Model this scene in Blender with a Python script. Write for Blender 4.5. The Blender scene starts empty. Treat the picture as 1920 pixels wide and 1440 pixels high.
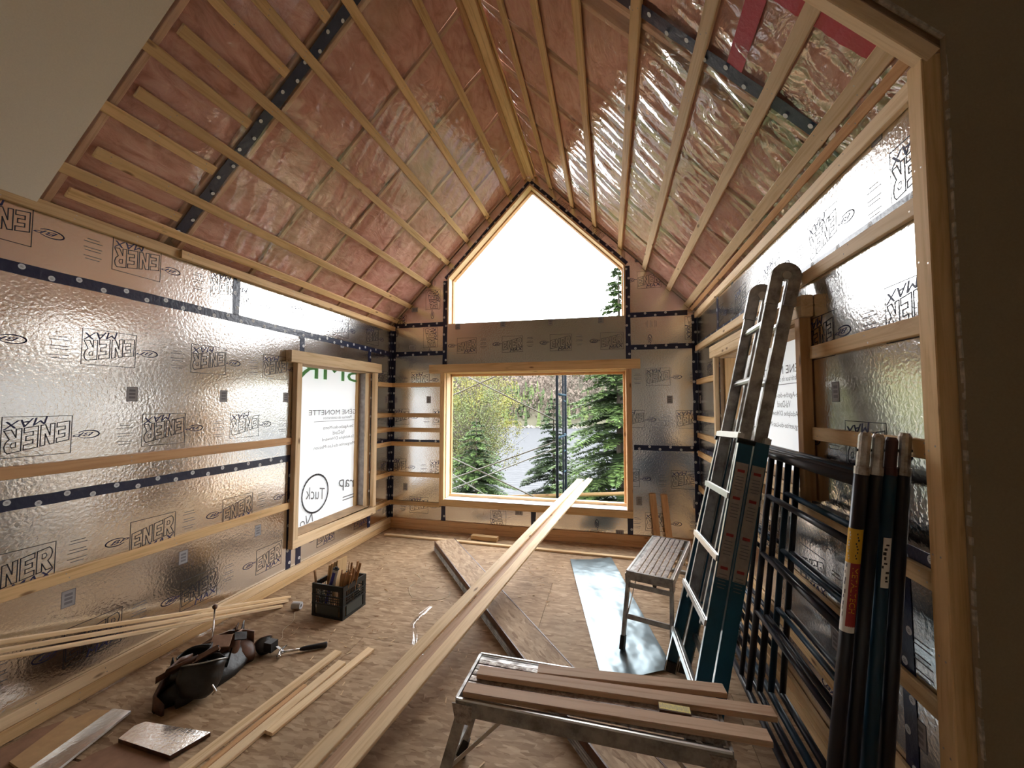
import bpy, bmesh, math, random
from mathutils import Vector, Matrix, noise, Euler

random.seed(7)
scn = bpy.context.scene
COL = scn.collection
V = Vector

# ------------------------------------------------------------------ camera
def make_camera():
    yaw, pitch, roll = math.radians(-13.49), math.radians(2.863), math.radians(0.11)
    f = V((math.sin(yaw) * math.cos(pitch), math.cos(yaw) * math.cos(pitch), math.sin(pitch)))
    r = V((math.cos(yaw), -math.sin(yaw), 0))
    u = r.cross(f)
    c, s = math.cos(roll), math.sin(roll)
    r, u = c * r + s * u, -s * r + c * u
    cam = bpy.data.cameras.new('camera')
    cam.sensor_width = 36.0
    cam.sensor_fit = 'HORIZONTAL'
    cam.lens = 758.6 / 1920 * 36.0
    cam.clip_start = 0.05
    cam.clip_end = 2000
    o = bpy.data.objects.new('camera', cam)
    m = Matrix.Identity(4)
    for i in range(3):
        m[i][0], m[i][1], m[i][2] = r[i], u[i], -f[i]
    m[0][3], m[1][3], m[2][3] = 2.98, -5.144, 1.70
    o.matrix_world = m
    COL.objects.link(o)
    scn.camera = o
make_camera()

# ------------------------------------------------------------------ world, exposure
def make_world():
    w = bpy.data.worlds.new('overcast_sky')
    scn.world = w
    w.use_nodes = True
    nt = w.node_tree
    bg = nt.nodes['Background']
    bg.inputs[0].default_value = (0.965, 0.98, 1.0, 1)
    bg.inputs[1].default_value = 6.0
make_world()
scn.view_settings.view_transform = 'Standard'
scn.view_settings.look = 'None'
scn.view_settings.gamma = 1
scn.view_settings.use_curve_mapping = False
scn.view_settings.exposure = 0.80
cy = scn.cycles
cy.use_denoising = True
cy.use_adaptive_sampling = True
cy.adaptive_threshold = 0.025
cy.max_bounces = 8
cy.diffuse_bounces = 5
cy.glossy_bounces = 5
cy.transmission_bounces = 4
cy.transparent_max_bounces = 8
cy.sample_clamp_indirect = 12.0
cy.caustics_reflective = True
cy.blur_glossy = 0.6

# ------------------------------------------------------------------ materials
MATS = {}
def new_mat(name):
    m = bpy.data.materials.new(name)
    m.use_nodes = True
    nt = m.node_tree
    b = nt.nodes['Principled BSDF']
    MATS[name] = m
    return m, nt, b, nt.nodes.new, nt.links.new

def ramp(nt, src, stops):
    n = nt.nodes.new('ShaderNodeValToRGB')
    el = n.color_ramp.elements
    while len(el) < len(stops):
        el.new(0.5)
    for e, (p, c) in zip(el, stops):
        e.position = p
        e.color = (c[0], c[1], c[2], 1)
    nt.links.new(src, n.inputs[0])
    return n.outputs[0]

def mix_col(nt, fac, a, b, mode='MIX'):
    n = nt.nodes.new('ShaderNodeMix')
    n.data_type = 'RGBA'
    n.blend_type = mode
    for sock, val in ((n.inputs[0], fac), (n.inputs[6], a), (n.inputs[7], b)):
        if hasattr(val, 'is_output'):
            nt.links.new(val, sock)
        elif isinstance(val, (int, float)):
            sock.default_value = val
        else:
            sock.default_value = (val[0], val[1], val[2], 1)
    return n.outputs[2]

def coords(nt, kind='Object', scale=(1, 1, 1), rnd=False):
    tc = nt.nodes.new('ShaderNodeTexCoord')
    mp = nt.nodes.new('ShaderNodeMapping')
    mp.inputs['Scale'].default_value = scale
    nt.links.new(tc.outputs[kind], mp.inputs[0])
    if rnd:
        oi = nt.nodes.new('ShaderNodeObjectInfo')
        mul = nt.nodes.new('ShaderNodeMath')
        mul.operation = 'MULTIPLY'
        mul.inputs[1].default_value = 37.0
        nt.links.new(oi.outputs['Random'], mul.inputs[0])
        cx = nt.nodes.new('ShaderNodeCombineXYZ')
        for i in range(3):
            nt.links.new(mul.outputs[0], cx.inputs[i])
        nt.links.new(cx.outputs[0], mp.inputs['Location'])
    return mp.outputs[0]

def tex_noise(nt, vec, scale, detail=4, rough=0.55, dist=0.0):
    n = nt.nodes.new('ShaderNodeTexNoise')
    n.inputs['Scale'].default_value = scale
    n.inputs['Detail'].default_value = detail
    n.inputs['Roughness'].default_value = rough
    n.inputs['Distortion'].default_value = dist
    nt.links.new(vec, n.inputs['Vector'])
    return n

def bump(nt, h, strength, dist=0.01, normal=None):
    n = nt.nodes.new('ShaderNodeBump')
    n.inputs['Strength'].default_value = strength
    n.inputs['Distance'].default_value = dist
    nt.links.new(h, n.inputs['Height'])
    if normal is not None:
        nt.links.new(normal, n.inputs['Normal'])
    return n.outputs[0]

def plain(name, col, rough=0.5, metal=0.0, noise_amt=0.0, nscale=20.0, spec=0.5, bmp=0.0):
    m, nt, b, N, L = new_mat(name)
    b.inputs['Base Color'].default_value = (*col, 1)
    b.inputs['Roughness'].default_value = rough
    b.inputs['Metallic'].default_value = metal
    b.inputs['Specular IOR Level'].default_value = spec
    if noise_amt or bmp:
        v = coords(nt, 'Object')
        n = tex_noise(nt, v, nscale)
        if noise_amt:
            dk = tuple(c * (1 - noise_amt) for c in col)
            lt = tuple(min(1, c * (1 + noise_amt)) for c in col)
            L(ramp(nt, n.outputs[0], [(0.3, dk), (0.7, lt)]), b.inputs['Base Color'])
        if bmp:
            L(bump(nt, n.outputs[0], bmp), b.inputs['Normal'])
    return m

def wood(name, light, dark, knot=(0.16, 0.07, 0.03), rough=0.62, var=0.18, knots=True):
    m, nt, b, N, L = new_mat(name)
    v = coords(nt, 'Object', (0.9, 16, 16), rnd=True)
    n = tex_noise(nt, v, 1.6, 5, 0.6, 1.2)
    c = ramp(nt, n.outputs[0], [(0.30, dark), (0.52, light), (0.75, tuple(min(1, x * 1.08) for x in light))])
    if knots:
        vk = coords(nt, 'Object', (1.0, 3.0, 3.0), rnd=True)
        vo = N('ShaderNodeTexVoronoi')
        vo.inputs['Scale'].default_value = 3.3
        L(vk, vo.inputs['Vector'])
        k = ramp(nt, vo.outputs['Distance'], [(0.0, (1, 1, 1)), (0.07, (0.75, 0.75, 0.75)), (0.13, (0, 0, 0))])
        c = mix_col(nt, k, c, knot)
    oi = N('ShaderNodeObjectInfo')
    mr = N('ShaderNodeMapRange')
    mr.inputs['To Min'].default_value = 1 - var
    mr.inputs['To Max'].default_value = 1 + var * 0.6
    L(oi.outputs['Random'], mr.inputs[0])
    cc = mix_col(nt, 1.0, c, (1, 1, 1), 'MULTIPLY')
    L(mr.outputs[0], cc.node.inputs[7])
    L(cc, b.inputs['Base Color'])
    b.inputs['Roughness'].default_value = rough
    b.inputs['Specular IOR Level'].default_value = 0.25
    L(bump(nt, n.outputs[0], 0.12, 0.004), b.inputs['Normal'])
    return m

wood('pine', (0.70, 0.47, 0.235), (0.52, 0.31, 0.13))
wood('pine_pale', (0.80, 0.60, 0.37), (0.64, 0.43, 0.22))
wood('pine_orange', (0.64, 0.38, 0.19), (0.50, 0.26, 0.11))
wood('pine_reddish', (0.66, 0.45, 0.30), (0.50, 0.30, 0.18))
wood('lumber_outside', (0.42, 0.30, 0.16), (0.32, 0.21, 0.10))
wood('stick_wood', (0.45, 0.25, 0.12), (0.26, 0.12, 0.05), knots=False, var=0.35)

def foil():
    m, nt, b, N, L = new_mat('foil')
    b.inputs['Metallic'].default_value = 1.0
    b.inputs['Base Color'].default_value = (0.80, 0.79, 0.77, 1)
    v = coords(nt, 'Object')
    n1 = tex_noise(nt, v, 55, 2, 0.5, 0.4)
    n2 = tex_noise(nt, v, 2.2, 1, 0.4, 0.0)
    r = ramp(nt, n2.outputs[0], [(0.3, (0.13, 0.13, 0.13)), (0.7, (0.20, 0.20, 0.20))])
    L(r, b.inputs['Roughness'])
    nb = bump(nt, n2.outputs[0], 0.12, 0.05)
    L(bump(nt, n1.outputs[0], 0.30, 0.004, nb), b.inputs['Normal'])
foil()
plain('ink_navy', (0.012, 0.012, 0.075), 0.55)
plain('ink_dark', (0.008, 0.008, 0.020), 0.55)
plain('ink_grey', (0.16, 0.15, 0.16), 0.6)
plain('label_grey', (0.32, 0.31, 0.31), 0.6)
plain('tape_navy', (0.006, 0.011, 0.045), 0.28, bmp=0.25, nscale=30)
plain('tape_white', (0.62, 0.64, 0.66), 0.5)
plain('tape_red', (0.45, 0.008, 0.03), 0.3, bmp=0.2, nscale=40)
plain('foam_edge', (0.75, 0.72, 0.66), 0.8)
plain('plywood_sheath', (0.42, 0.28, 0.16), 0.8, noise_amt=0.2, nscale=8)

def insulation():
    m, nt, b, N, L = new_mat('pink_insulation')
    v = coords(nt, 'Object')
    vs = coords(nt, 'Object', (1, 0.45, 1))
    n1 = tex_noise(nt, vs, 9, 6, 0.65, 1.5)
    n2 = tex_noise(nt, v, 1.7, 3, 0.5, 0.4)
    c = ramp(nt, n1.outputs[0], [(0.28, (0.44, 0.20, 0.15)), (0.5, (0.66, 0.36, 0.29)), (0.72, (0.76, 0.48, 0.40))])
    y = ramp(nt, n2.outputs[0], [(0.58, (0, 0, 0)), (0.72, (0.55, 0.55, 0.55))])
    c = mix_col(nt, y, c, (0.40, 0.27, 0.15))
    L(c, b.inputs['Base Color'])
    b.inputs['Roughness'].default_value = 0.95
    b.inputs['Specular IOR Level'].default_value = 0.05
    L(bump(nt, n1.outputs[0], 0.5, 0.02), b.inputs['Normal'])
insulation()

def film(name, tint, lo, hi):
    m, nt, b, N, L = new_mat(name)
    nt.nodes.remove(b)
    out = nt.nodes['Material Output']
    tr = N('ShaderNodeBsdfTransparent')
    tr.inputs[0].default_value = (*tint, 1)
    gl = N('ShaderNodeBsdfGlossy')
    gl.inputs['Roughness'].default_value = 0.09
    gl.inputs['Color'].default_value = (1, 1, 1, 1)
    v = coords(nt, 'Object', (1, 1, 1))
    n = tex_noise(nt, v, 9, 3, 0.55, 0.8)
    nb = bump(nt, n.outputs[0], 0.25, 0.03)
    L(nb, gl.inputs['Normal'])
    lw = N('ShaderNodeLayerWeight')
    lw.inputs[0].default_value = 0.45
    mr = N('ShaderNodeMapRange')
    mr.inputs['To Min'].default_value = lo
    mr.inputs['To Max'].default_value = hi
    L(lw.outputs['Facing'], mr.inputs[0])
    mx = N('ShaderNodeMixShader')
    L(mr.outputs[0], mx.inputs[0])
    L(tr.outputs[0], mx.inputs[1])
    L(gl.outputs[0], mx.inputs[2])
    L(mx.outputs[0], out.inputs[0])
film('vapour_film_left', (0.97, 0.95, 0.94), 0.03, 0.20)
film('vapour_film_right', (0.97, 0.95, 0.94), 0.06, 0.42)
film('clear_plastic', (0.93, 0.93, 0.94), 0.06, 0.25)

def house_wrap():
    m, nt, b, N, L = new_mat('house_wrap')
    nt.nodes.remove(b)
    out = nt.nodes['Material Output']
    df = N('ShaderNodeBsdfDiffuse')
    df.inputs[0].default_value = (0.86, 0.88, 0.90, 1)
    tl = N('ShaderNodeBsdfTranslucent')
    tl.inputs[0].default_value = (0.80, 0.84, 0.88, 1)
    mx = N('ShaderNodeMixShader')
    mx.inputs[0].default_value = 0.12
    L(df.outputs[0], mx.inputs[1])
    L(tl.outputs[0], mx.inputs[2])
    L(mx.outputs[0], out.inputs[0])
house_wrap()
plain('wrap_grey', (0.16, 0.165, 0.17), 0.7)
plain('reveal_grey', (0.34, 0.31, 0.30), 0.5, noise_amt=0.3, nscale=14)
plain('wrap_green', (0.16, 0.52, 0.20), 0.7)

def osb():
    m, nt, b, N, L = new_mat('osb')
    v = coords(nt, 'Object')
    dn = tex_noise(nt, v, 5, 2, 0.5)
    mv = mix_col(nt, 0.05, (0, 0, 0), (0, 0, 0), 'ADD')
    L(v, mv.node.inputs[6]); L(dn.outputs['Color'], mv.node.inputs[7])
    cols = []
    for rot, sc in ((0.3, (14, 48, 14)), (1.5, (15, 46, 15)), (2.4, (17, 55, 17))):
        mp = N('ShaderNodeMapping')
        mp.inputs['Rotation'].default_value = (0, 0, rot)
        mp.inputs['Scale'].default_value = sc
        L(mv, mp.inputs[0])
        vo = N('ShaderNodeTexVoronoi')
        vo.inputs['Scale'].default_value = 1.0
        L(mp.outputs[0], vo.inputs['Vector'])
        cols.append(vo.outputs['Color'])
    s = N('ShaderNodeSeparateColor'); L(cols[0], s.inputs[0])
    s2 = N('ShaderNodeSeparateColor'); L(cols[1], s2.inputs[0])
    s3 = N('ShaderNodeSeparateColor'); L(cols[2], s3.inputs[0])
    c1 = ramp(nt, s.outputs[0], [(0.0, (0.24, 0.145, 0.08)), (0.5, (0.41, 0.285, 0.175)), (1.0, (0.58, 0.43, 0.285))])
    c2 = ramp(nt, s2.outputs[0], [(0.0, (0.32, 0.21, 0.125)), (1.0, (0.49, 0.35, 0.22))])
    c = mix_col(nt, s3.outputs[0], c1, c2)
    nn = tex_noise(nt, v, 1.4, 5, 0.6)
    dirt = ramp(nt, nn.outputs[0], [(0.35, (0.80, 0.78, 0.76)), (0.65, (1.08, 1.06, 1.04))])
    c = mix_col(nt, 1.0, c, dirt, 'MULTIPLY')
    L(c, b.inputs['Base Color'])
    b.inputs['Roughness'].default_value = 0.7
    b.inputs['Specular IOR Level'].default_value = 0.25
    L(bump(nt, s.outputs[0], 0.15, 0.002), b.inputs['Normal'])
osb()

def drywall():
    m, nt, b, N, L = new_mat('drywall')
    v = coords(nt, 'Object')
    n = tex_noise(nt, v, 180, 3)
    L(ramp(nt, n.outputs[0], [(0.3, (0.78, 0.72, 0.61)), (0.7, (0.83, 0.77, 0.65))]), b.inputs['Base Color'])
    b.inputs['Roughness'].default_value = 0.9
    L(bump(nt, n.outputs[0], 0.06, 0.002), b.inputs['Normal'])
drywall()
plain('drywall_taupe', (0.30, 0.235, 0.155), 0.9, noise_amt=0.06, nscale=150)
plain('plaster_edge', (0.40, 0.35, 0.28), 0.9, noise_amt=0.45, nscale=45)

def metal(name, col, rough, dirt=None, dscale=14, bmp=0.0):
    m, nt, b, N, L = new_mat(name)
    b.inputs['Metallic'].default_value = 1.0
    b.inputs['Roughness'].default_value = rough
    b.inputs['Base Color'].default_value = (*col, 1)
    v = coords(nt, 'Object')
    if dirt:
        n = tex_noise(nt, v, dscale, 6, 0.65)
        L(ramp(nt, n.outputs[0], [(0.35, dirt), (0.6, col)]), b.inputs['Base Color'])
        L(ramp(nt, n.outputs[0], [(0.35, (0.75,) * 3), (0.6, (rough,) * 3)]), b.inputs['Roughness'])
    if bmp:
        n = tex_noise(nt, v, 2.2, 3, 0.6)
        L(bump(nt, n.outputs[0], bmp, 0.06), b.inputs['Normal'])
metal('aluminium', (0.66, 0.65, 0.63), 0.32)
metal('aluminium_dull', (0.46, 0.455, 0.44), 0.42, (0.30, 0.285, 0.27))
metal('aluminium_worn', (0.56, 0.52, 0.49), 0.5, (0.34, 0.29, 0.26), 55)
metal('galvanised', (0.215, 0.265, 0.285), 0.32, bmp=0.30)
metal('pin_steel', (0.52, 0.49, 0.45), 0.40, (0.33, 0.28, 0.23), 22)
metal('chrome', (0.75, 0.74, 0.72), 0.18)
plain('outdoor_navy', (0.006, 0.010, 0.016), 0.7, spec=0.1)
plain('outdoor_blue', (0.008, 0.030, 0.050), 0.7, spec=0.1)
plain('brace_grey', (0.11, 0.11, 0.10), 0.5)
plain('steel_navy', (0.006, 0.009, 0.022), 0.34, spec=0.6)
plain('steel_blue', (0.004, 0.040, 0.080), 0.4, spec=0.5)
plain('steel_maroon', (0.05, 0.012, 0.012), 0.5)
plain('ladder_teal', (0.002, 0.075, 0.135), 0.45, noise_amt=0.25, nscale=6)
plain('label_paper', (0.38, 0.33, 0.29), 0.6, noise_amt=0.12, nscale=40)
plain('label_red', (0.35, 0.03, 0.03), 0.6)
plain('label_black', (0.02, 0.02, 0.02), 0.6)
plain('label_yellow', (0.75, 0.42, 0.02), 0.5)
plain('label_pale_yellow', (0.85, 0.72, 0.25), 0.6)
plain('label_white', (0.8, 0.78, 0.74), 0.6)
plain('plastic_black', (0.012, 0.016, 0.015), 0.42)
plain('plastic_grey_green', (0.055, 0.065, 0.06), 0.45)
plain('rubber', (0.012, 0.011, 0.012), 0.6)
plain('leather_black', (0.012, 0.010, 0.009), 0.42, noise_amt=0.4, nscale=30, bmp=0.3)
plain('leather_brown', (0.10, 0.038, 0.016), 0.45, noise_amt=0.5, nscale=16, bmp=0.3)
plain('leather_tan', (0.36, 0.22, 0.15), 0.6, noise_amt=0.25, nscale=20)
plain('kraft', (0.30, 0.165, 0.10), 0.85, noise_amt=0.15, nscale=18)
plain('cardboard', (0.50, 0.31, 0.15), 0.85, noise_amt=0.1, nscale=25)
plain('tube_white', (0.62, 0.62, 0.64), 0.4)
plain('tube_blue', (0.03, 0.03, 0.30), 0.4)
plain('twine', (0.72, 0.64, 0.48), 0.9)
plain('electrical_grey', (0.25, 0.26, 0.27), 0.5)
plain('vinyl_white', (0.86, 0.82, 0.80), 0.45)
# outdoors
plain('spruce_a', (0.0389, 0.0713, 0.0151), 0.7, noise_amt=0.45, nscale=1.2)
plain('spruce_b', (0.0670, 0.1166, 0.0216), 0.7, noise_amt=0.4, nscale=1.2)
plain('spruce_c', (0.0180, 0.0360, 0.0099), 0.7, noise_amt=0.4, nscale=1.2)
plain('leaf_yellow', (0.1530, 0.1485, 0.0225), 0.7, noise_amt=0.3, nscale=0.8)
plain('leaf_green', (0.0675, 0.0855, 0.0198), 0.7, noise_amt=0.3, nscale=0.8)
plain('bark', (0.05, 0.038, 0.028), 0.9, noise_amt=0.3, nscale=8)
plain('far_green', (0.0365, 0.0583, 0.0170), 0.9, noise_amt=0.4, nscale=0.08)
plain('far_green_light', (0.0753, 0.1033, 0.0292), 0.9, noise_amt=0.3, nscale=0.08)
plain('far_bare', (0.1071, 0.0832, 0.0655), 0.9, noise_amt=0.3, nscale=0.08)
plain('hill_ground', (0.0585, 0.0546, 0.0338), 0.95, noise_amt=0.3, nscale=0.05)
plain('grass_ground', (0.05, 0.062, 0.018), 0.95, noise_amt=0.4, nscale=0.8)
plain('shore_rock', (0.14, 0.13, 0.115), 0.9, noise_amt=0.3, nscale=0.6)
def water():
    m, nt, b, N, L = new_mat('lake_water')
    nt.nodes.remove(b)
    out = nt.nodes['Material Output']
    df = N('ShaderNodeBsdfDiffuse'); df.inputs[0].default_value = (0.060, 0.063, 0.068, 1)
    gl = N('ShaderNodeBsdfGlossy'); gl.inputs['Roughness'].default_value = 0.10
    v = coords(nt, 'Object', (0.25, 1.2, 1))
    n = tex_noise(nt, v, 1.3, 3, 0.6)
    L(bump(nt, n.outputs[0], 0.9, 0.6), gl.inputs['Normal'])
    mx = N('ShaderNodeMixShader'); mx.inputs[0].default_value = 0.06
    L(df.outputs[0], mx.inputs[1]); L(gl.outputs[0], mx.inputs[2]); L(mx.outputs[0], out.inputs[0])
water()

# ------------------------------------------------------------------ mesh helpers
WM = {}                                                 # world matrix of every object built here
class MB:
    def __init__(self):
        self.v, self.f, self.m = [], [], []
    def add(self, vs, fs, mi=0):
        n = len(self.v)
        self.v += [tuple(p) for p in vs]
        self.f += [tuple(i + n for i in q) for q in fs]
        self.m += [mi] * len(fs)
    def box(self, c, s, rot=None, mi=0):
        c = V(c); hx, hy, hz = s[0] / 2, s[1] / 2, s[2] / 2
        R = rot if rot is not None else Matrix.Identity(3)
        P = [c + R @ V((x, y, z)) for x in (-hx, hx) for y in (-hy, hy) for z in (-hz, hz)]
        self.add(P, [(0, 1, 3, 2), (4, 6, 7, 5), (0, 4, 5, 1), (2, 3, 7, 6), (0, 2, 6, 4), (1, 5, 7, 3)], mi)
    def bbox(self, a, b, mi=0):
        self.box([(p + q) / 2 for p, q in zip(a, b)], [abs(q - p) for p, q in zip(a, b)], None, mi)
    def bar(self, a, b, w, t, up=(0, 0, 1), mi=0):
        a, b = V(a), V(b)
        R = frame(a, b, up)
        self.box((a + b) / 2, ((b - a).length, w, t), R, mi)
    def tube(self, pts, r, n=8, mi=0, caps=True):
        pts = [V(p) for p in pts]
        rs = r if isinstance(r, (list, tuple)) else [r] * len(pts)
        rings = []
        up = None
        for i, p in enumerate(pts):
            d = (pts[min(i + 1, len(pts) - 1)] - pts[max(i - 1, 0)]).normalized()
            if up is None:
                up = V((0, 0, 1)) if abs(d.z) < 0.9 else V((1, 0, 0))
            s = d.cross(up).normalized()
            up = s.cross(d).normalized()
            rings.append([p + (s * math.cos(2 * math.pi * k / n) + up * math.sin(2 * math.pi * k / n)) * rs[i] for k in range(n)])
        vs = [q for ring in rings for q in ring]
        fs = []
        for i in range(len(pts) - 1):
            for k in range(n):
                fs.append((i * n + k, i * n + (k + 1) % n, (i + 1) * n + (k + 1) % n, (i + 1) * n + k))
        if caps:
            fs.append(tuple(range(n - 1, -1, -1)))
            fs.append(tuple((len(pts) - 1) * n + k for k in range(n)))
        self.add(vs, fs, mi)
    def prism(self, poly, axis, a, b, mi=0):
        n = len(poly)
        def P(p, d):
            return {'x': (d, p[0], p[1]), 'y': (p[0], d, p[1]), 'z': (p[0], p[1], d)}[axis]
        vs = [P(p, a) for p in poly] + [P(p, b) for p in poly]
        fs = [tuple(range(n)), tuple(range(2 * n - 1, n - 1, -1))] + [(i, (i + 1) % n, n + (i + 1) % n, n + i) for i in range(n)]
        self.add(vs, fs, mi)
    def build(self, name, mats, parent=None, mat_w=None, smooth=False, fixn=True):
        me = bpy.data.meshes.new(name)
        me.from_pydata(self.v, [], self.f)
        if not isinstance(mats, (list, tuple)):
            mats = [mats]
        for m in mats:
            me.materials.append(MATS[m])
        if len(mats) > 1:
            me.polygons.foreach_set('material_index', self.m)
        if fixn:
            bm = bmesh.new(); bm.from_mesh(me)
            bmesh.ops.recalc_face_normals(bm, faces=bm.faces)
            bm.to_mesh(me); bm.free()
        if smooth:
            me.polygons.foreach_set('use_smooth', [True] * len(me.polygons))
        me.update()
        return link(name, me, parent, mat_w)

def frame(a, b, up=(0, 0, 1)):
    x = (V(b) - V(a)).normalized()
    z = V(up)
    y = z.cross(x)
    if y.length < 1e-5:
        y = V((0, 1, 0)).cross(x) if abs(x.y) < 0.9 else V((1, 0, 0)).cross(x)
    y.normalize()
    z = x.cross(y)
    R = Matrix.Identity(3)
    for i in range(3):
        R[i][0], R[i][1], R[i][2] = x[i], y[i], z[i]
    return R

def link(name, me, parent=None, mw=None):
    o = bpy.data.objects.new(name, me)
    COL.objects.link(o)
    mw = mw if mw is not None else Matrix.Identity(4)
    o.matrix_basis = mw
    if parent is not None:
        o.parent = parent
        o.matrix_parent_inverse = WM[parent.name].inverted()
    WM[o.name] = mw.copy()
    return o

def tag(o, label=None, cat=None, group=None, kind=None):
    if label: o['label'] = label
    if cat: o['category'] = cat
    if group: o['group'] = group
    if kind: o['kind'] = kind
    return o

def thing(name, label, cat, loc=(0, 0, 0), rotz=0.0, group=None, kind=None):
    o = link(name, None, None, Matrix.Translation(V(loc)) @ Matrix.Rotation(rotz, 4, 'Z'))
    o.empty_display_size = 0.1
    return tag(o, label, cat, group, kind)

BOARDS = {}
def board_mesh(L, w, t, mat):
    key = (round(L, 3), round(w, 4), round(t, 4), mat)
    if key in BOARDS:
        return BOARDS[key]
    c = min(0.003, t * 0.2)
    hw, ht = w / 2, t / 2
    prof = [(-hw + c, -ht), (hw - c, -ht), (hw, -ht + c), (hw, ht - c), (hw - c, ht), (-hw + c, ht), (-hw, ht - c), (-hw, -ht + c)]
    vs = [(-L / 2, y, z) for y, z in prof] + [(L / 2, y, z) for y, z in prof]
    fs = [tuple(range(7, -1, -1)), tuple(range(8, 16))] + [(i, (i + 1) % 8, 8 + (i + 1) % 8, 8 + i) for i in range(8)]
    me = bpy.data.meshes.new('board')
    me.from_pydata(vs, [], fs)
    me.materials.append(MATS[mat])
    me.update()
    BOARDS[key] = me
    return me

def board(name, a, b, w, t, up, mat, parent=None):
    """straight piece of lumber from a to b (centre line), width w, thickness t along `up`"""
    a, b = V(a), V(b)
    R = frame(a, b, up).to_4x4()
    return link(name, board_mesh((b - a).length, w, t, mat), parent, Matrix.Translation((a + b) / 2) @ R)

def nails(o, L, w, t):
    rnd = random.Random(int(L * 1000 + WM[o.name].translation.z * 77))
    m = MB(); x = -L / 2 + .06
    while x < L / 2 - .04:
        for s in (-1, 1):
            c = V((x + rnd.uniform(-.02, .02), s * w * rnd.uniform(.15, .32), t / 2 + .0006))
            m.add([c + V((.0036 * math.cos(a), .0036 * math.sin(a), 0)) for a in [i * math.pi / 3 for i in range(6)]], [tuple(range(6))])
        x += rnd.choice((.30, .40, .58))
    if m.v:
        m.build('nail_heads', 'pin_steel', o, WM[o.name], fixn=False)
    return o

# ------------------------------------------------------------------ room dimensions (metres)
W, HE, RX, RZ = 4.0, 2.80, 1.985, 4.83
SL, SR = (RZ - HE) / RX, (RZ - HE) / (W - RX)
Z1, Z2 = 1.18, 2.40                                     # seams of the foam boards
XR = 6.5                                                # right wall of the finished room behind the partition
YB = -7.2                                               # far end of the room behind the viewer
NL = V((SL, 0, -1)).normalized()                        # roof normals pointing into the room
NR = V((-SR, 0, -1)).normalized()
def roofL(x, y, o=0.0):
    return V((x, y, HE + SL * x)) + NL * o
def roofR(x, y, o=0.0):
    return V((x, y, HE + SR * (W - x))) + NR * o

# ------------------------------------------------------------------ floor
def build_floor():
    mb = MB(); mb.bbox((-0.2, -3.67, -0.20), (W + 0.2, 0.2, -0.02)); mb.bbox((-.2, YB, -.2), (XR + .1, -3.67, -.001))
    fl = tag(mb.build('floor', 'osb'), 'brown oriented strand board subfloor of the unfinished room', 'floor', kind='structure')
    y = 0.0; row = 0
    while y > YB:
        y2 = max(y - 1.22, YB)
        if y < -3.6: break
        xs = [0, 2.44, W] if row % 2 else [0, 1.22, 3.66, W]
        for x0, x1 in zip(xs[:-1], xs[1:]):
            m = MB(); hx, hy = (x1 - x0) / 2 - 0.0012, (y - y2) / 2 - 0.0012
            m.bbox((-hx, -hy, -0.02), (hx, hy, 0.0))
            m.build('floor_panel', 'osb', fl, Matrix.Translation(((x0 + x1) / 2, (y + y2) / 2, 0)))
        y = y2; row += 1
build_floor()

# ------------------------------------------------------------------ printed marks (flat print on boards and wraps)
def text_polys(s, size=1.0, shear=0.0, bold=0.0):
    cu = bpy.data.curves.new('txt', 'FONT')
    cu.body = s; cu.size = size; cu.shear = shear; cu.offset = bold
    cu.resolution_u = 2
    cu.align_x = 'CENTER'; cu.align_y = 'CENTER'
    o = bpy.data.objects.new('txt', cu)
    COL.objects.link(o)
    dg = bpy.context.evaluated_depsgraph_get()
    me = bpy.data.meshes.new_from_object(o.evaluated_get(dg))
    vs = [(v.co.x, v.co.y) for v in me.vertices]
    fs = [[vs[i] for i in p.vertices] for p in me.polygons]
    bpy.data.objects.remove(o); bpy.data.curves.remove(cu); bpy.data.meshes.remove(me)
    return fs

def fit(polys, x0, x1, y0, y1):
    xs = [p[0] for q in polys for p in q]; ys = [p[1] for q in polys for p in q]
    ax, bx, ay, by = min(xs), max(xs), min(ys), max(ys)
    return [[(x0 + (p[0] - ax) / (bx - ax) * (x1 - x0), y0 + (p[1] - ay) / (by - ay) * (y1 - y0)) for p in q] for q in polys]

def stroke(path, w, closed=True):
    out = []
    n = len(path)
    for i in range(n if closed else n - 1):
        a, b = V(path[i]).to_2d(), V(path[(i + 1) % n]).to_2d()
        d = (b - a)
        if d.length < 1e-6: continue
        d.normalize(); e = d * (w * 0.5); nrm = V((-d.y, d.x)) * (w / 2)
        a2, b2 = a - e, b + e
        out.append([tuple(a2 - nrm), tuple(b2 - nrm), tuple(b2 + nrm), tuple(a2 + nrm)])
    return out

def rect(x0, y0, x1, y1):
    return [[(x0, y0), (x1, y0), (x1, y1), (x0, y1)]]

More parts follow.
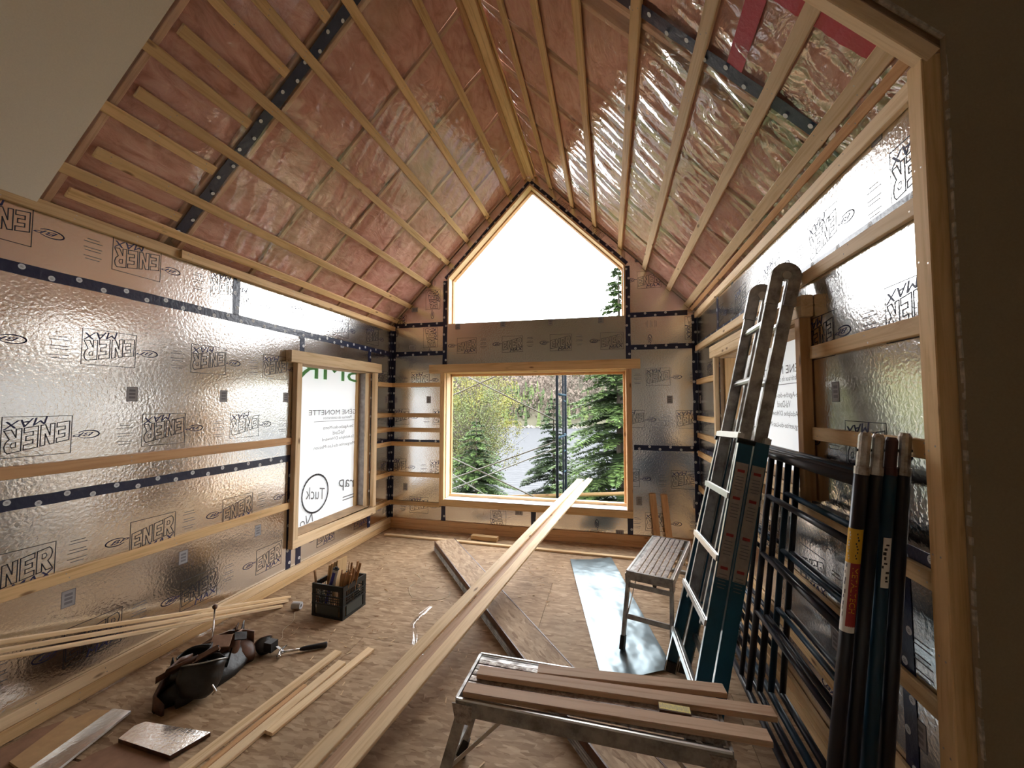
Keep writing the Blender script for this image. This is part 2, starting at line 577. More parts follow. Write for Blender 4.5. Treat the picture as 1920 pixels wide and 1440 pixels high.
def proto_logo():
    w, h = 0.275, 0.21
    P = [(q, 0) for q in stroke([(-w / 2, -h / 2), (w / 2, -h / 2), (w / 2, h / 2), (-w / 2, h / 2)], 0.0030)]
    E_ = [(0, 0), (1, 0), (1, .22), (.35, .22), (.35, .40), (.85, .40), (.85, .60), (.35, .60), (.35, .78), (1, .78), (1, 1), (0, 1)]
    N_ = [(0, 0), (.33, 0), (.33, .55), (.68, 0), (1, 0), (1, 1), (.67, 1), (.67, .45), (.33, 1), (0, 1)]
    R_ = [(0, 0), (.33, 0), (.33, .36), (.62, 0), (1.05, 0), (.72, .40), (.92, .52), (1, .70), (.94, .88), (.78, 1), (0, 1)]
    R2 = [(.33, .58), (.55, .58), (.64, .68), (.55, .79), (.33, .79)]
    x = 0.0
    def tr(p, x0, lw):
        X = x0 + p[0] * lw                              # 0..1 over the word
        base = -0.36 + 0.20 * X; top = 0.14 + 0.27 * X
        return (-w / 2 * 0.93 + X * w * 0.93, (base + (top - base) * p[1]) * h)
    for poly, x0, lw in ((E_, 0.0, .21), (N_, .245, .22), (E_, .505, .21), (R_, .75, .24)):
        P += [(q, 0) for q in stroke([tr(p, x0, lw) for p in poly], 0.0042)]
    P += [(q, 0) for q in stroke([tr(p, .75, .24) for p in R2], 0.0030)]
    mx = fit(text_polys('MAX', 1, 0.2, 0.0), 0.0, 1.0, 0.0, 1.0)
    for q in mx:
        P.append(([(-0.035 + a * 0.170, -0.106 + b * 0.041 + a * 0.028) for a, b in q], 1))
    return P

def proto_bp():
    P = []
    pts = [(0.052 * math.cos(t), 0.022 * math.sin(t)) for t in [math.radians(d) for d in range(28, 330, 12)]]
    for i in range(len(pts) - 1):
        lw = 0.0025 + 0.0035 * abs(math.sin(math.pi * i / len(pts)))
        P += [(q, 1) for q in stroke(pts[i:i + 2], lw, False)]
    for q in fit(text_polys('BP', 1, 0.45, 0.0), -0.028, 0.072, -0.011, 0.011):
        P.append((q, 1))
    return P

def proto_fine():
    P = []; rnd = random.Random(3)
    for j in range(8):
        if j % 3 == 2: continue
        L = rnd.uniform(0.055, 0.11)
        P += [(q, 2) for q in rect(-L / 2, 0.06 - j * 0.017, L / 2, 0.0635 - j * 0.017)]
    return P

def proto_bar():
    P = [(q, 3) for q in rect(-0.03, -0.045, 0.03, 0.045)]
    P += [(q, 2) for q in stroke([(-0.03, -0.045), (0.03, -0.045), (0.03, 0.045), (-0.03, 0.045)], 0.003)]
    for k in range(3):
        P += [(q, 2) for q in rect(-0.018, -0.03 + k * 0.022, 0.018, -0.016 + k * 0.022)]
    return P
PROTO = {'logo': proto_logo(), 'bp': proto_bp(), 'fine': proto_fine(), 'bar': proto_bar()}

def clip_poly(q, x0, y0, x1, y1):
    for ax, lim, sg in ((0, x0, 1), (0, x1, -1), (1, y0, 1), (1, y1, -1)):
        out = []
        for i in range(len(q)):
            a, b = q[i], q[(i + 1) % len(q)]
            ia, ib = (a[ax] - lim) * sg >= 0, (b[ax] - lim) * sg >= 0
            if ia: out.append(a)
            if ia != ib:
                t = (lim - a[ax]) / (b[ax] - a[ax])
                out.append((a[0] + t * (b[0] - a[0]), a[1] + t * (b[1] - a[1])))
        q = out
        if len(q) < 3: return None
    return q

def foam_print(u0, v0, u1, v1, orient, phase, vbase):
    """flat print of one board in wall coordinates; orient in quarter turns; vbase = where the board's own lower edge lies"""
    items = []
    cu, cv = phase, vbase
    for k in range(-9, 10):
        for (pv, off) in ((0.365, 0.0), (0.875, 0.30)):
            pu = k * 0.635 + off
            items += [('logo', pu, pv), ('bp', pu - 0.215, pv + 0.005), ('fine', pu + 0.235, pv + 0.02)]
        items.append(('bar', k * 0.635 - 0.13, 0.64))
    ang = orient * math.pi / 2
    c, s = round(math.cos(ang)), round(math.sin(ang))
    polys = []
    m = 0.004
    for nm, pu, pv in items:
        X, Y = cu + c * pu - s * pv, cv + s * pu + c * pv
        if X < u0 - 0.2 or X > u1 + 0.2 or Y < v0 - 0.2 or Y > v1 + 0.2: continue
        for q, mi in PROTO[nm]:
            q2 = [(X + c * p[0] - s * p[1], Y + s * p[0] + c * p[1]) for p in q]
            r = clip_poly(q2, u0 + m, v0 + m, u1 - m, v1 - m)
            if r: polys.append((r, mi))
    return polys

WALLS = {   # how wall coordinates (u to the right seen from inside, v up, d into the room) map to the world
    'L': lambda u, v, d: V((d, u, v)),
    'B': lambda u, v, d: V((u, -d, v)),
    'R': lambda u, v, d: V((W - d, -u, v)),
}
def flat_mesh(polys, wall, d):
    mb = MB()
    f = WALLS[wall]
    for k, (q, mi) in enumerate(polys):
        dd = d + (0.0004 if mi in (0, 1, 2) else 0.0)
        mb.add([f(p[0], p[1], dd) for p in q], [tuple(range(len(q)))], mi)
    return mb

INKS = ['ink_dark', 'ink_navy', 'ink_grey', 'label_grey']
def foam_board(wall, parent, u0, v0, u1, v1, orient, phase, vbase, poly=None):
    g = 0.0015
    f = WALLS[wall]
    mb = MB()
    P = poly if poly else [(u0 + g, v0 + g), (u1 - g, v0 + g), (u1 - g, v1 - g), (u0 + g, v1 - g)]
    n = len(P)
    vs = [f(p[0], p[1], 0.0) for p in P] + [f(p[0], p[1], -0.025) for p in P]
    mb.add(vs, [tuple(range(n))], 0)
    mb.add(vs, [tuple(range(2 * n - 1, n - 1, -1))] + [(i, (i + 1) % n, n + (i + 1) % n, n + i) for i in range(n)], 1)
    o = mb.build('foam_board', ['foil', 'foam_edge'], parent)
    pol = foam_print(u0, v0, u1, v1, orient, phase, vbase)
    if pol:
        flat_mesh(pol, wall, 0.0006).build('board_print', INKS, o, fixn=False)
    return o

def tape(wall, parent, a, b, w=0.062, mat='tape_navy'):
    """seam tape from a to b in wall coordinates with its round marks"""
    f = WALLS[wall]
    a2, b2 = V(a), V(b)
    d = (b2 - a2).normalized(); n = V((-d.y, d.x)); L = (b2 - a2).length
    mb = MB()
    N_ = max(2, int(L / 0.12))
    rnd = random.Random(int(abs(a[0] * 977 + a[1] * 131)))
    rows = []
    for i in range(N_ + 1):
        p = a2 + d * (L * i / N_)
        rows.append((p - n * (w / 2 + rnd.uniform(-.003, .003)), p + n * (w / 2 + rnd.uniform(-.003, .003))))
    vs = []
    for lo, hi in rows:
        vs += [f(lo.x, lo.y, 0.0012), f(lo.x, lo.y, 0.0022), f(hi.x, hi.y, 0.0022), f(hi.x, hi.y, 0.0012)]
    fs = []
    for i in range(N_):
        for k in range(3):
            fs.append((i * 4 + k, i * 4 + k + 1, i * 4 + k + 5, i * 4 + k + 4))
    fs += [(0, 1, 2, 3), (N_ * 4 + 3, N_ * 4 + 2, N_ * 4 + 1, N_ * 4)]
    mb.add(vs, fs)
    o = mb.build('seam_tape', mat, parent)
    m2 = MB()
    t = 0.06; k = 0
    while t < L - 0.03:
        c = a2 + d * t + n * (0.014 if k % 2 else -0.014)
        ring = [(c.x + 0.0150 * math.cos(q), c.y + 0.0150 * math.sin(q)) for q in [i * math.pi / 6 for i in range(12)]]
        m2.add([f(p[0], p[1], 0.0027) for p in ring], [tuple(range(12))], 0)
        for dy in (-0.003, 0.003):
            q = [(c.x - .006, c.y + dy - .0012), (c.x + .006, c.y + dy - .0012), (c.x + .006, c.y + dy + .0012), (c.x - .006, c.y + dy + .0012)]
            m2.add([f(p[0], p[1], 0.0031) for p in q], [(0, 1, 2, 3)], 1)
        t += 0.118; k += 1
    if k:
        m2.build('tape_marks', ['tape_white', 'ink_grey'], o, fixn=False)
    return o

# ------------------------------------------------------------------ walls
def split_rect(u0, v0, u1, v1, holes):
    """rectangle minus rectangular holes as a list of rectangles"""
    rs = [(u0, v0, u1, v1)]
    for (a, b, c, d) in holes:
        out = []
        for (x0, y0, x1, y1) in rs:
            if c <= x0 or a >= x1 or d <= y0 or b >= y1:
                out.append((x0, y0, x1, y1)); continue
            if y0 < b: out.append((x0, y0, x1, b))
            if y1 > d: out.append((x0, d, x1, y1))
            lo, hi = max(y0, b), min(y1, d)
            if x0 < a: out.append((x0, lo, a, hi))
            if x1 > c: out.append((c, lo, x1, hi))
        rs = out
    return rs

WIN_L = (-1.77, 0.405, -0.50, 2.10)     # openings: u0, v0, u1, v1
WIN_R = (0.97, 1.25, 2.72, 2.14)
WIN_B = (0.82, 0.42, 3.19, 2.13)
STRAPS = [1.965, 1.545, 1.345, 1.150, 0.735, 0.345]

def wall_slab(wall, name, label, u0, u1, v1, hole, d0=-0.20, d1=-0.026):
    mb = MB(); f = WALLS[wall]
    for (a, b, c, d) in split_rect(u0, -0.02, u1, v1, [hole] if hole else []):
        p, q = f(a, b, d0), f(c, d, d1)
        mb.bbox(p, q)
    return tag(mb.build(name, 'plywood_sheath'), label, 'wall', kind='structure')

def strap(wall, parent, u0, u1, v, w=0.064, t=0.019, mat='pine', d=0.0025, vert=False):
    f = WALLS[wall]
    dd = d + t / 2
    a, b = (f(u0, v, dd), f(u1, v, dd)) if not vert else (f(v, u0, dd), f(v, u1, dd))
    up = f(0, 0, 1) - f(0, 0, 0)
    return nails(board('strapping_board', a, b, w, t, up, mat, parent), (b - a).length, w, t)

def build_left():
    wl = wall_slab('L', 'wall_left', 'left wall of foil faced foam boards with navy seam tape and strapping', YB, 0.2, HE, WIN_L)
    # foam boards
    for (u0, v0, u1, v1, o, ph, vb) in (
            (-5.2, -0.02, -1.82, Z1, 0, -3.32, -0.04), (-1.82, -0.02, 0.0, 0.405, 0, -1.30, -0.06),
            (-1.82, 0.405, -1.77, Z1, 0, -1.3, 0), (-0.50, 0.405, 0.0, Z1, 2, -0.10, Z1 - 0.0),
            (-4.15, Z1, -1.77, Z2, 2, -3.315, Z2), (-1.77, 2.10, -0.50, Z2, 0, 0.3, 1.75), (-0.50, Z1, 0.0, Z2, 2, -0.25, Z2),
            (-4.9, Z2, -2.47, HE, 2, -3.19, HE + 0.20), (-2.47, Z2, 0.0, HE, 2, -2.40, HE + 0.14)):
        foam_board('L', wl, u0, v0, u1, v1, o, ph, vb)
    foam_board('L', wl, YB, -0.02, -5.2, Z1, 0, -3.32, -0.04)
    foam_board('L', wl, YB, Z1, -4.15, Z2, 2, -3.315, Z2)
    foam_board('L', wl, YB, Z2, -4.9, HE, 2, -3.0, HE + 0.2)
    for a, b in (((YB, Z1), (-1.84, Z1)), ((YB, Z2), (-0.03, Z2)), ((-2.47, Z2 + .03), (-2.47, HE - .03)), ((-1.72, 2.22), (-1.72, Z2 - .03)),
                 ((-1.825, .13), (-1.825, Z1 - .03)), ((-1.70, .13), (-1.70, .34)), ((-0.55, 2.24), (-0.55, Z2 - .03)), ((-0.50, .14), (-0.50, .30)),
                 ((-0.40, Z1), (-0.03, Z1))):
        tape('L', wl, a, b)
    tape('L', wl, (-0.025, 0.14), (-0.025, HE - .03), 0.05)
    for v, m in ((1.345, 'pine_orange'), (0.735, 'pine')):
        strap('L', wl, -5.6, -1.84, v, mat=m)
    for v in STRAPS:
        strap('L', wl, -0.43, -0.002, v, w=.058)
    # bottom plate in two courses and the board under the eave
    strap('L', wl, YB, -0.002, 0.105, w=0.064, t=0.030, mat='pine_pale')
    strap('L', wl, YB, -0.002, 0.037, w=0.068, t=0.034, mat='pine')
    strap('L', wl, YB, -0.002, HE - 0.037, w=0.066, t=0.024, mat='pine')
    strap('L', wl, -2.95, -0.002, HE - 0.040, w=0.060, t=0.020, mat='pine', d=0.0275)
build_left()

def roof_z(x):
    return HE + SL * x if x <= RX else HE + SR * (W - x)
GABLE = [(0.83, 2.80), (3.19, 2.80), (3.19, 3.44), (RX, 4.63), (0.83, 3.44)]
def build_back():
    mb = MB()
    up_ = .17
    for poly in ([(-0.2, -0.02), (.82, -0.02), (.82, roof_z(.82) + up_), (0, HE + up_), (-0.2, HE)],
                 [(3.19, -0.02), (W + .2, -0.02), (W + .2, HE), (W, HE + up_), (3.19, roof_z(3.19) + up_)],
                 [(.82, -.02), (3.19, -.02), (3.19, .42), (.82, .42)], [(.82, 2.13), (3.19, 2.13), (3.19, 2.80), (.82, 2.80)],
                 [(.82, 3.44), (RX, 4.63), (RX, RZ + up_), (.82, roof_z(.82) + up_)], [(3.19, 3.44), (3.19, roof_z(3.19) + up_), (RX, RZ + up_), (RX, 4.63)]):
        mb.prism(poly, 'y', 0.026, 0.20)
    wb = tag(mb.build('wall_back', 'plywood_sheath'), 'gable end wall with picture window and pointed upper window', 'wall', kind='structure')
    g = 0.0015
    B = lambda *a, **k: foam_board('B', wb, *a, **k)
    B(0, -.02, .82, Z1, 2, .74, Z1 + .02)
    B(0, Z1, .82, Z2, 2, .44, Z2)
    B(0, Z2, .82, 2.80, 1, .95, 2.62)
    B(0, 2.80, .82, roof_z(.82), 1, .98, 3.15, poly=[(0.004, 2.80 + g), (.82 - g, 2.80 + g), (.82 - g, roof_z(.82) - .005), (0.004, 2.806)])
    B(.82, -.02, 2.03, .42, 3, 1.20, 0.18)
    B(2.03, -.02, 3.19, .42, 3, 2.45, 0.02)
    B(.82, 2.13, 3.19, 2.80, 0, 1.115, 2.125)
    B(3.19, -.02, W, Z1, 2, 3.825, Z1)
    B(3.19, Z1, W, Z2, 2, 3.555, Z2)
    B(3.19, Z2, W, 2.80, 3, 3.10, 2.28)
    B(3.19, 2.80, W, roof_z(3.19), 0, 3.47, 2.865, poly=[(3.19 + g, 2.80 + g), (W - .004, 2.806), (3.19 + g, roof_z(3.19) - .005)])
    B(.82, 3.44, RX, RZ, 0, 9, 9, poly=[(.82 + g, 3.442), (RX - g, 4.63), (RX - g, RZ - .006), (.82 + g, roof_z(.82) - .005)])
    o = B(RX, 3.44, 3.19, RZ, 0, 9, 9, poly=[(3.19 - g, 3.442), (3.19 - g, roof_z(3.19) - .005), (RX + g, RZ - .006), (RX + g, 4.63)])
    # logo print running down the sloping strip
    pol = []
    sl = -math.atan(SR); c, s = math.cos(sl), math.sin(sl)
    for k, nm in enumerate(('logo', 'bp', 'logo', 'bp')):
        X = 2.44 + k * 0.20; Y = roof_z(X) - 0.085
        for q, mi in PROTO[nm]:
            pol.append(([(X + c * p[0] * .8 - s * p[1] * .5, Y + s * p[0] * .8 + c * p[1] * .5) for p in q], mi))
    flat_mesh(pol, 'B', 0.0006).build('board_print', INKS, o, fixn=False)
    T = lambda a, b, w=0.062: tape('B', wb, a, b, w)
    T((.03, Z2), (.77, Z2)); T((3.24, Z2), (3.97, Z2)); T((.03, 2.80), (.77, 2.80)); T((3.24, 2.80), (3.90, 2.80))
    T((.03, Z1), (.74, Z1)); T((3.27, Z1), (3.97, Z1))
    T((.80, 2.24), (.80, 3.40)); T((3.215, 2.26), (3.215, 3.42))
    T((.80, .14), (.80, .33)); T((2.03, .14), (2.03, .34)); T((3.215, .14), (3.215, .33))
    T((.80, 3.43), (RX - .01, 4.65), .045); T((RX + .01, 4.65), (3.21, 3.45), .045)
    T((.028, .14), (.028, 2.77), .055); T((W - .028, .14), (W - .028, 2.77), .055)
    for v in STRAPS:
        strap('B', wb, 0.024, 0.755, v, w=.058)
    strap('B', wb, 0.036, W - .04, 0.105, w=0.064, t=0.024, mat='pine_orange')
    strap('B', wb, 0.036, W - .04, 0.037, w=0.070, t=0.028, mat='pine_orange')
build_back()

def build_right():
    wr = wall_slab('R', 'wall_right', 'right wall with foil foam boards, strapping and drywall edge', -0.2, 3.66, HE, WIN_R)
    R_ = lambda *a: foam_board('R', wr, *a)
    R_(0, -.02, 3.38, Z1, 0, 3.02, -0.04)
    R_(3.38, -.02, 3.64, Z1, 0, 3.55, -0.06)
    R_(0, Z1, .97, Z2, 2, 0.62, Z2)
    R_(.97, Z1, 2.72, 1.25, 2, 9, 9)
    R_(.97, 2.14, 2.72, Z2, 2, 9, 9)
    R_(2.72, Z1, 3.64, Z2, 2, 3.48, Z2)
    R_(0, Z2, .95, HE, 2, 9, 9)
    R_(.95, Z2, 3.64, HE, 2, 1.3, HE + .6)
    T = lambda a, b, w=0.062: tape('R', wr, a, b, w)
    T((.03, Z2), (3.6, Z2)); T((.03, Z1), (3.6, Z1)); T((3.38, .14), (3.38, Z1 - .03)); T((.95, Z2 + .03), (.95, HE - .04)); T((.028, .14), (.028, HE - .04), .055)
    for v in STRAPS[:3]:
        strap('R', wr, 0.024, .93, v, w=.058, mat='pine')
    for v in (1.135, .735, .40):
        strap('R', wr, 0.024, 3.60, v, mat='pine')
    for v in (1.965, 1.555):
        strap('R', wr, 2.79, 3.60, v, mat='pine')
    strap('R', wr, 0.003, 3.60, 2.365, mat='pine_pale', d=0.004)
    strap('R', wr, 0.003, 3.57, HE - .037, w=.07, t=.024, mat='pine_pale')
    strap('R', wr, 0.036, 3.60, 0.105, w=.064, t=.024, mat='pine')
    strap('R', wr, 0.036, 3.60, 0.037, w=.070, t=.028, mat='pine')
    # trimmer where the finished room begins, and the drywall
    strap('R', wr, 0.0, HE - .01, 3.634, w=.066, t=.058, mat='pine', vert=True)
    mb = MB(); mb.bbox((W - .06, -3.29, .99), (W - .022, -3.18, 1.09)); mb.bbox((W - .0605, -3.25, 1.01), (W - .06, -3.22, 1.07), 1)
    tag(mb.build('electrical_box', ['electrical_grey', 'label_black']), 'small grey electrical box on right wall behind scaffold frames', 'electrical box')
build_right()

def build_behind():
    ZT = 5.0
    mb = MB(); mb.prism([(-.2, -.02), (XR, -.02), (XR, ZT), (RX, ZT), (RX, RZ), (0, HE), (-.2, HE)], 'y', YB - .1, YB)
    tag(mb.build('wall_front', 'drywall'), 'plain drywall end wall behind the viewer', 'wall', kind='structure')
    mb = MB(); mb.bbox((XR, YB - .1, -.02), (XR + .1, -3.66, ZT))
    tag(mb.build('wall_side', 'drywall'), 'plain drywall side wall of the finished room', 'wall', kind='structure')
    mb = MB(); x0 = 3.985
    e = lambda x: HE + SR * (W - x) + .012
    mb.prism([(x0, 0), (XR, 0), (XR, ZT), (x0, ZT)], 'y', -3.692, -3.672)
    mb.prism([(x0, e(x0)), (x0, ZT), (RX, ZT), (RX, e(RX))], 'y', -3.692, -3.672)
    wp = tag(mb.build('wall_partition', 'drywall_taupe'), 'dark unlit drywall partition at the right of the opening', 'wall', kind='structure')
    mb = MB(); rnd = random.Random(5); z = 0.0
    while z < HE - .05:
        h = rnd.uniform(.02, .09); wd = rnd.uniform(.001, .007)
        mb.box((x0 - wd / 2 + .002, -3.688 + rnd.uniform(-.004, .001), z + h / 2), (wd, .010, h), Matrix.Rotation(rnd.uniform(-.03, .03), 3, 'Y'))
        z += h + rnd.choice((0, 0, .01, .03))
    t = 0.0
    while t < 1.3:
        h = rnd.uniform(.05, .14); a = roofR(3.98 - t, -3.689, -.004); b = roofR(3.98 - t - h * .7, -3.689, -.004)
        mb.bar(a, b, .010, rnd.uniform(.006, .018), NR); t += h * .7 + rnd.choice((0, .01))
    mb.build('torn_plaster_edge', 'plaster_edge', wp)
build_behind()

# ------------------------------------------------------------------ ceiling
def build_ceiling():
    mb = MB()
    for (x0, x1, f, n) in ((-.25, RX, roofL, NL), (RX, W + .25, roofR, NR)):
        yb = YB - .1 if f is roofL else -3.672
        q = [f(x0, yb, -.16), f(x1, yb, -.16), f(x1, .22, -.16), f(x0, .22, -.16)]
        r = [p - n * .03 for p in q]
        mb.add(q + r, [(0, 1, 2, 3), (7, 6, 5, 4), (0, 1, 5, 4), (1, 2, 6, 5), (2, 3, 7, 6), (3, 0, 4, 7)])
    mb.bbox((RX - .15, YB - .1, 5.0), (XR + .1, -3.66, 5.05))
    ce = tag(mb.build('ceiling', 'plywood_sheath'), 'sloping cathedral ceiling with pink insulation behind clear film and strapping', 'ceiling', kind='structure')
    YE = -3.80
    raft = [-0.02, -0.60, -1.17, -1.75, -2.33, -2.93, -3.05, -3.635] if True else []
    for f, n, xa, xb, side in ((roofL, NL, 0.0, RX, 'L'), (roofR, NR, W, RX, 'R')):
        for y in raft:
            a, b = f(xa, y, -.054), f(xb - (.03 if side == 'L' else -.03), y, -.045)
            board('rafter', a, b, .034, .085, n, 'pine_reddish', ce)
        # insulation batts
        bounds = raft + ([-4.20] if side == 'L' else [])
        for y0, y1 in zip(bounds[:-1], bounds[1:]):
            if y0 - y1 < .2: continue
            nx, ny = 70, max(6, int((y0 - y1) / .05))
            vs, fs = [], []
            for i in range(nx + 1):
                for j in range(ny + 1):
                    x = xa + (xb - xa) * i / nx; y = y0 - .02 + (y1 - y0 + .04) * j / ny
                    e = min(j, ny - j) / ny * 2
                    o = -.030 + .018 * min(1, e * 3) + .012 * noise.noise(V((x * 6, y * 6, 3)))
                    vs.append(f(x, y, min(o, -.008)))
            for i in range(nx):
                for j in range(ny):
                    k = i * (ny + 1) + j
                    fs.append((k, k + 1, k + ny + 2, k + ny + 1))
            m = MB(); m.add(vs, fs); m.build('insulation_batt', 'pink_insulation', ce, smooth=True, fixn=False)
        # film
        nx, ny = 120, 210
        vs, fs = [], []
        for i in range(nx + 1):
            for j in range(ny + 1):
                x = xa + (xb - xa) * i / nx; y = (YE if side == 'L' else -3.66) * j / ny
                s = abs(x - xa)
                bay = abs(math.sin(math.pi * (s - .27) / .285))
                w1 = noise.noise(V((y * 11 + s * 4.0, s * 1.6, 7 + (0 if side == 'L' else 5))))
                w2 = noise.noise(V((y * 26 + s * 7.0, s * 3.0, 1)))
                amp = .9 if side == 'L' else 1.7
                vs.append(f(x, y, -.001 + bay * (.004 + amp * (.0085 * w1 + .0035 * w2))))
        for i in range(nx):
            for j in range(ny):
                k = i * (ny + 1) + j
                fs.append((k, k + 1, k + ny + 2, k + ny + 1))
        m = MB(); m.add(vs, fs); m.build('vapour_film', 'vapour_film_left' if side == 'L' else 'vapour_film_right', ce, smooth=True, fixn=False)
    S = lambda f, n, x, y0, y1, w=.064, t=.020, m='pine', o=.005: nails(board('strapping_board', f(x, y0, o + t / 2), f(x, y1, o + t / 2), w, t, n, m, ce), abs(y1 - y0), w, t)
    for x in (.27, .55, .83, 1.11):
        S(roofL, NL, x, -.012, -3.60)
    for x in (1.40, 1.69):
        S(roofL, NL, x, -.012, -3.72)
    S(roofL, NL, .075, -.012, -3.60, .062)
    for x in (.14, .42, .69, .97, 1.26):
        S(roofL, NL, x + .02, -3.07, -3.74, .062, .018)
    for x in (2.27, 2.55, 2.83, 3.14, 3.425, 3.70):
        S(roofR, NR, x, -.012, -3.622, .064, .020, 'pine_pale' if x > 3.3 else 'pine')
    S(roofR, NR, 3.905, -.012, -3.62, .070, .022, 'pine_pale')
    S(roofR, NR, 3.955, -.012, -3.60, .040, .020, 'pine_orange')
    # ridge boards
    S(roofL, NL, 1.925, -.03, -3.72, .055, .02, 'pine_orange')
    S(roofL, NL, 1.885, -.03, -3.72, .040, .032, 'pine_orange', .03)
    S(roofR, NR, 2.055, -.03, -3.72, .060, .02, 'pine')
    board('ridge_board', (RX + .005, -.03, 4.725), (RX + .005, -3.72, 4.725), .11, .025, (0, 0, 1), 'pine', ce)
    board('ridge_board', (RX + .04, -.03, 4.69), (RX + .04, -3.72, 4.69), .045, .03, (0, 0, 1), 'pine', ce)
    # tape over the film seams
    def rtape(f, n, x0, x1, y, w, mat, o=.012):
        a, b = f(x0, y, o), f(x1, y, o)
        m = MB(); N_ = 24; d = (b - a) / N_
        vs, fs = [], []
        for i in range(N_ + 1):
            p = a + d * i + n * (.004 * noise.noise(V((i * .7, y, x0))))
            jit = .006 * noise.noise(V((i * .9, 3, x1)))
            vs += [p + V((0, -w / 2 + jit, 0)), p + V((0, w / 2 + jit, 0))]
        for i in range(N_):
            fs.append((2 * i, 2 * i + 1, 2 * i + 3, 2 * i + 2))
        vs2 = [v - n * .001 for v in vs]; M_ = len(vs)
        m.add(vs + vs2, fs + [tuple(q + M_ for q in r) for r in fs])
        o_ = m.build('seam_tape', mat, ce, fixn=False)
        if mat == 'tape_navy':
            k = MB(); L = (b - a).length; u = (b - a).normalized(); t = .05; i = 0
            while t < L:
                c = a + u * t + V((0, (.016 if i % 2 else -.016), 0)) + n * .006
                k.add([c + (u * math.cos(q) + V((0, 1, 0)) * math.sin(q)) * .0125 for q in [j * math.pi / 6 for j in range(12)]], [tuple(range(12))])
                t += .118; i += 1
            k.build('tape_marks', 'tape_white', o_, fixn=False)
    rtape(roofL, NL, .06, 1.90, -3.01, .07, 'tape_navy')
    rtape(roofR, NR, 3.90, 2.10, -3.15, .07, 'tape_navy')
    rtape(roofR, NR, 3.92, 3.45, -3.57, .085, 'tape_red')
    m = MB(); q = [roofR(3.53, -3.12, .0115), roofR(3.59, -3.12, .0115), roofR(3.575, -3.60, .0115), roofR(3.515, -3.60, .0115)]
    m.add(q + [p - NR * .001 for p in q], [(0, 1, 2, 3), (7, 6, 5, 4)]); m.build('seam_tape', 'tape_red', ce, fixn=False)
    # finished part: drywall on both slopes, with the trim board where it begins on the right
    for f, n, xa, xb, ye in ((roofL, NL, 0.0, RX, -3.69),):
        q = [f(xa, ye, .042), f(xb, ye, .042), f(xb, YB, .042), f(xa, YB, .042)]
        r = [p - n * .014 for p in q]
        m = MB(); m.add(q + r, [(0, 1, 2, 3), (7, 6, 5, 4), (0, 1, 5, 4), (1, 2, 6, 5), (2, 3, 7, 6), (3, 0, 4, 7)])
        m.build('drywall_panel', 'drywall', ce)
    board('edge_board', roofR(3.992, -3.648, .030), roofR(2.05, -3.648, .030), .044, .05, NR, 'pine_pale', ce)
build_ceiling()

# ------------------------------------------------------------------ windows
def sub_print(polys, name, mats, parent, fn):
    mb = MB()
    for q, mi in polys:
        mb.add([fn(p) for p in q], [tuple(range(len(q)))], mi)
    return mb.build(name, mats, parent, fixn=False)

def wrap_print():
    """reverse side of the printed house wrap, in sheet coordinates (right = +u seen from inside, mirrored letters)"""
    P = []
    def T(s, cx, cy, w, h, mi=0, shear=0.0, bold=0.0, tilt=0.0):
        for q in fit(text_polys(s, 1, shear, bold), -w / 2, w / 2, -h / 2, h / 2):
            P.append(([(cx - p[0], cy + p[1] + tilt * p[0]) for p in q], mi))
    T('EUGÈNE MONETTE', .88, 1.205, .98, .072)
    T('Matériaux de construction', .88, 1.135, .52, .036)
    P.extend((q, 0) for q in rect(.47, 1.093, 1.20, 1.098))
    T('Ste-Agathe-des-Monts', .90, 1.015, .56, .048); T('Val-David', .90, .955, .22, .048)
    T("St-Adolphe D'Howard", .90, .885, .58, .048); T('Ste-Marguerite-du-Lac-Masson', .90, .800, .84, .048)
    T('Tuck', .525, .305, .30, .13, 0, 0, 0, .22)
    ring = [(.525 + .205 * math.cos(t), .305 + .205 * math.sin(t)) for t in [i * math.pi / 16 for i in range(32)]]
    P.extend((q, 0) for q in stroke(ring, .020))
    T('Wrap', 1.20, .290, .56, .18, 0, 0, 0, .2)
    for k in range(2): P.extend((q, 0) for q in rect(1.00, .150 - k * .035, 1.26, .162 - k * .035))
    T('No', .40, .045, .20, .11, 0, .2, .0, -.1)
    T('BMR', .76, 1.685, 1.10, .22, 1)
    return P
WRAP = wrap_print()

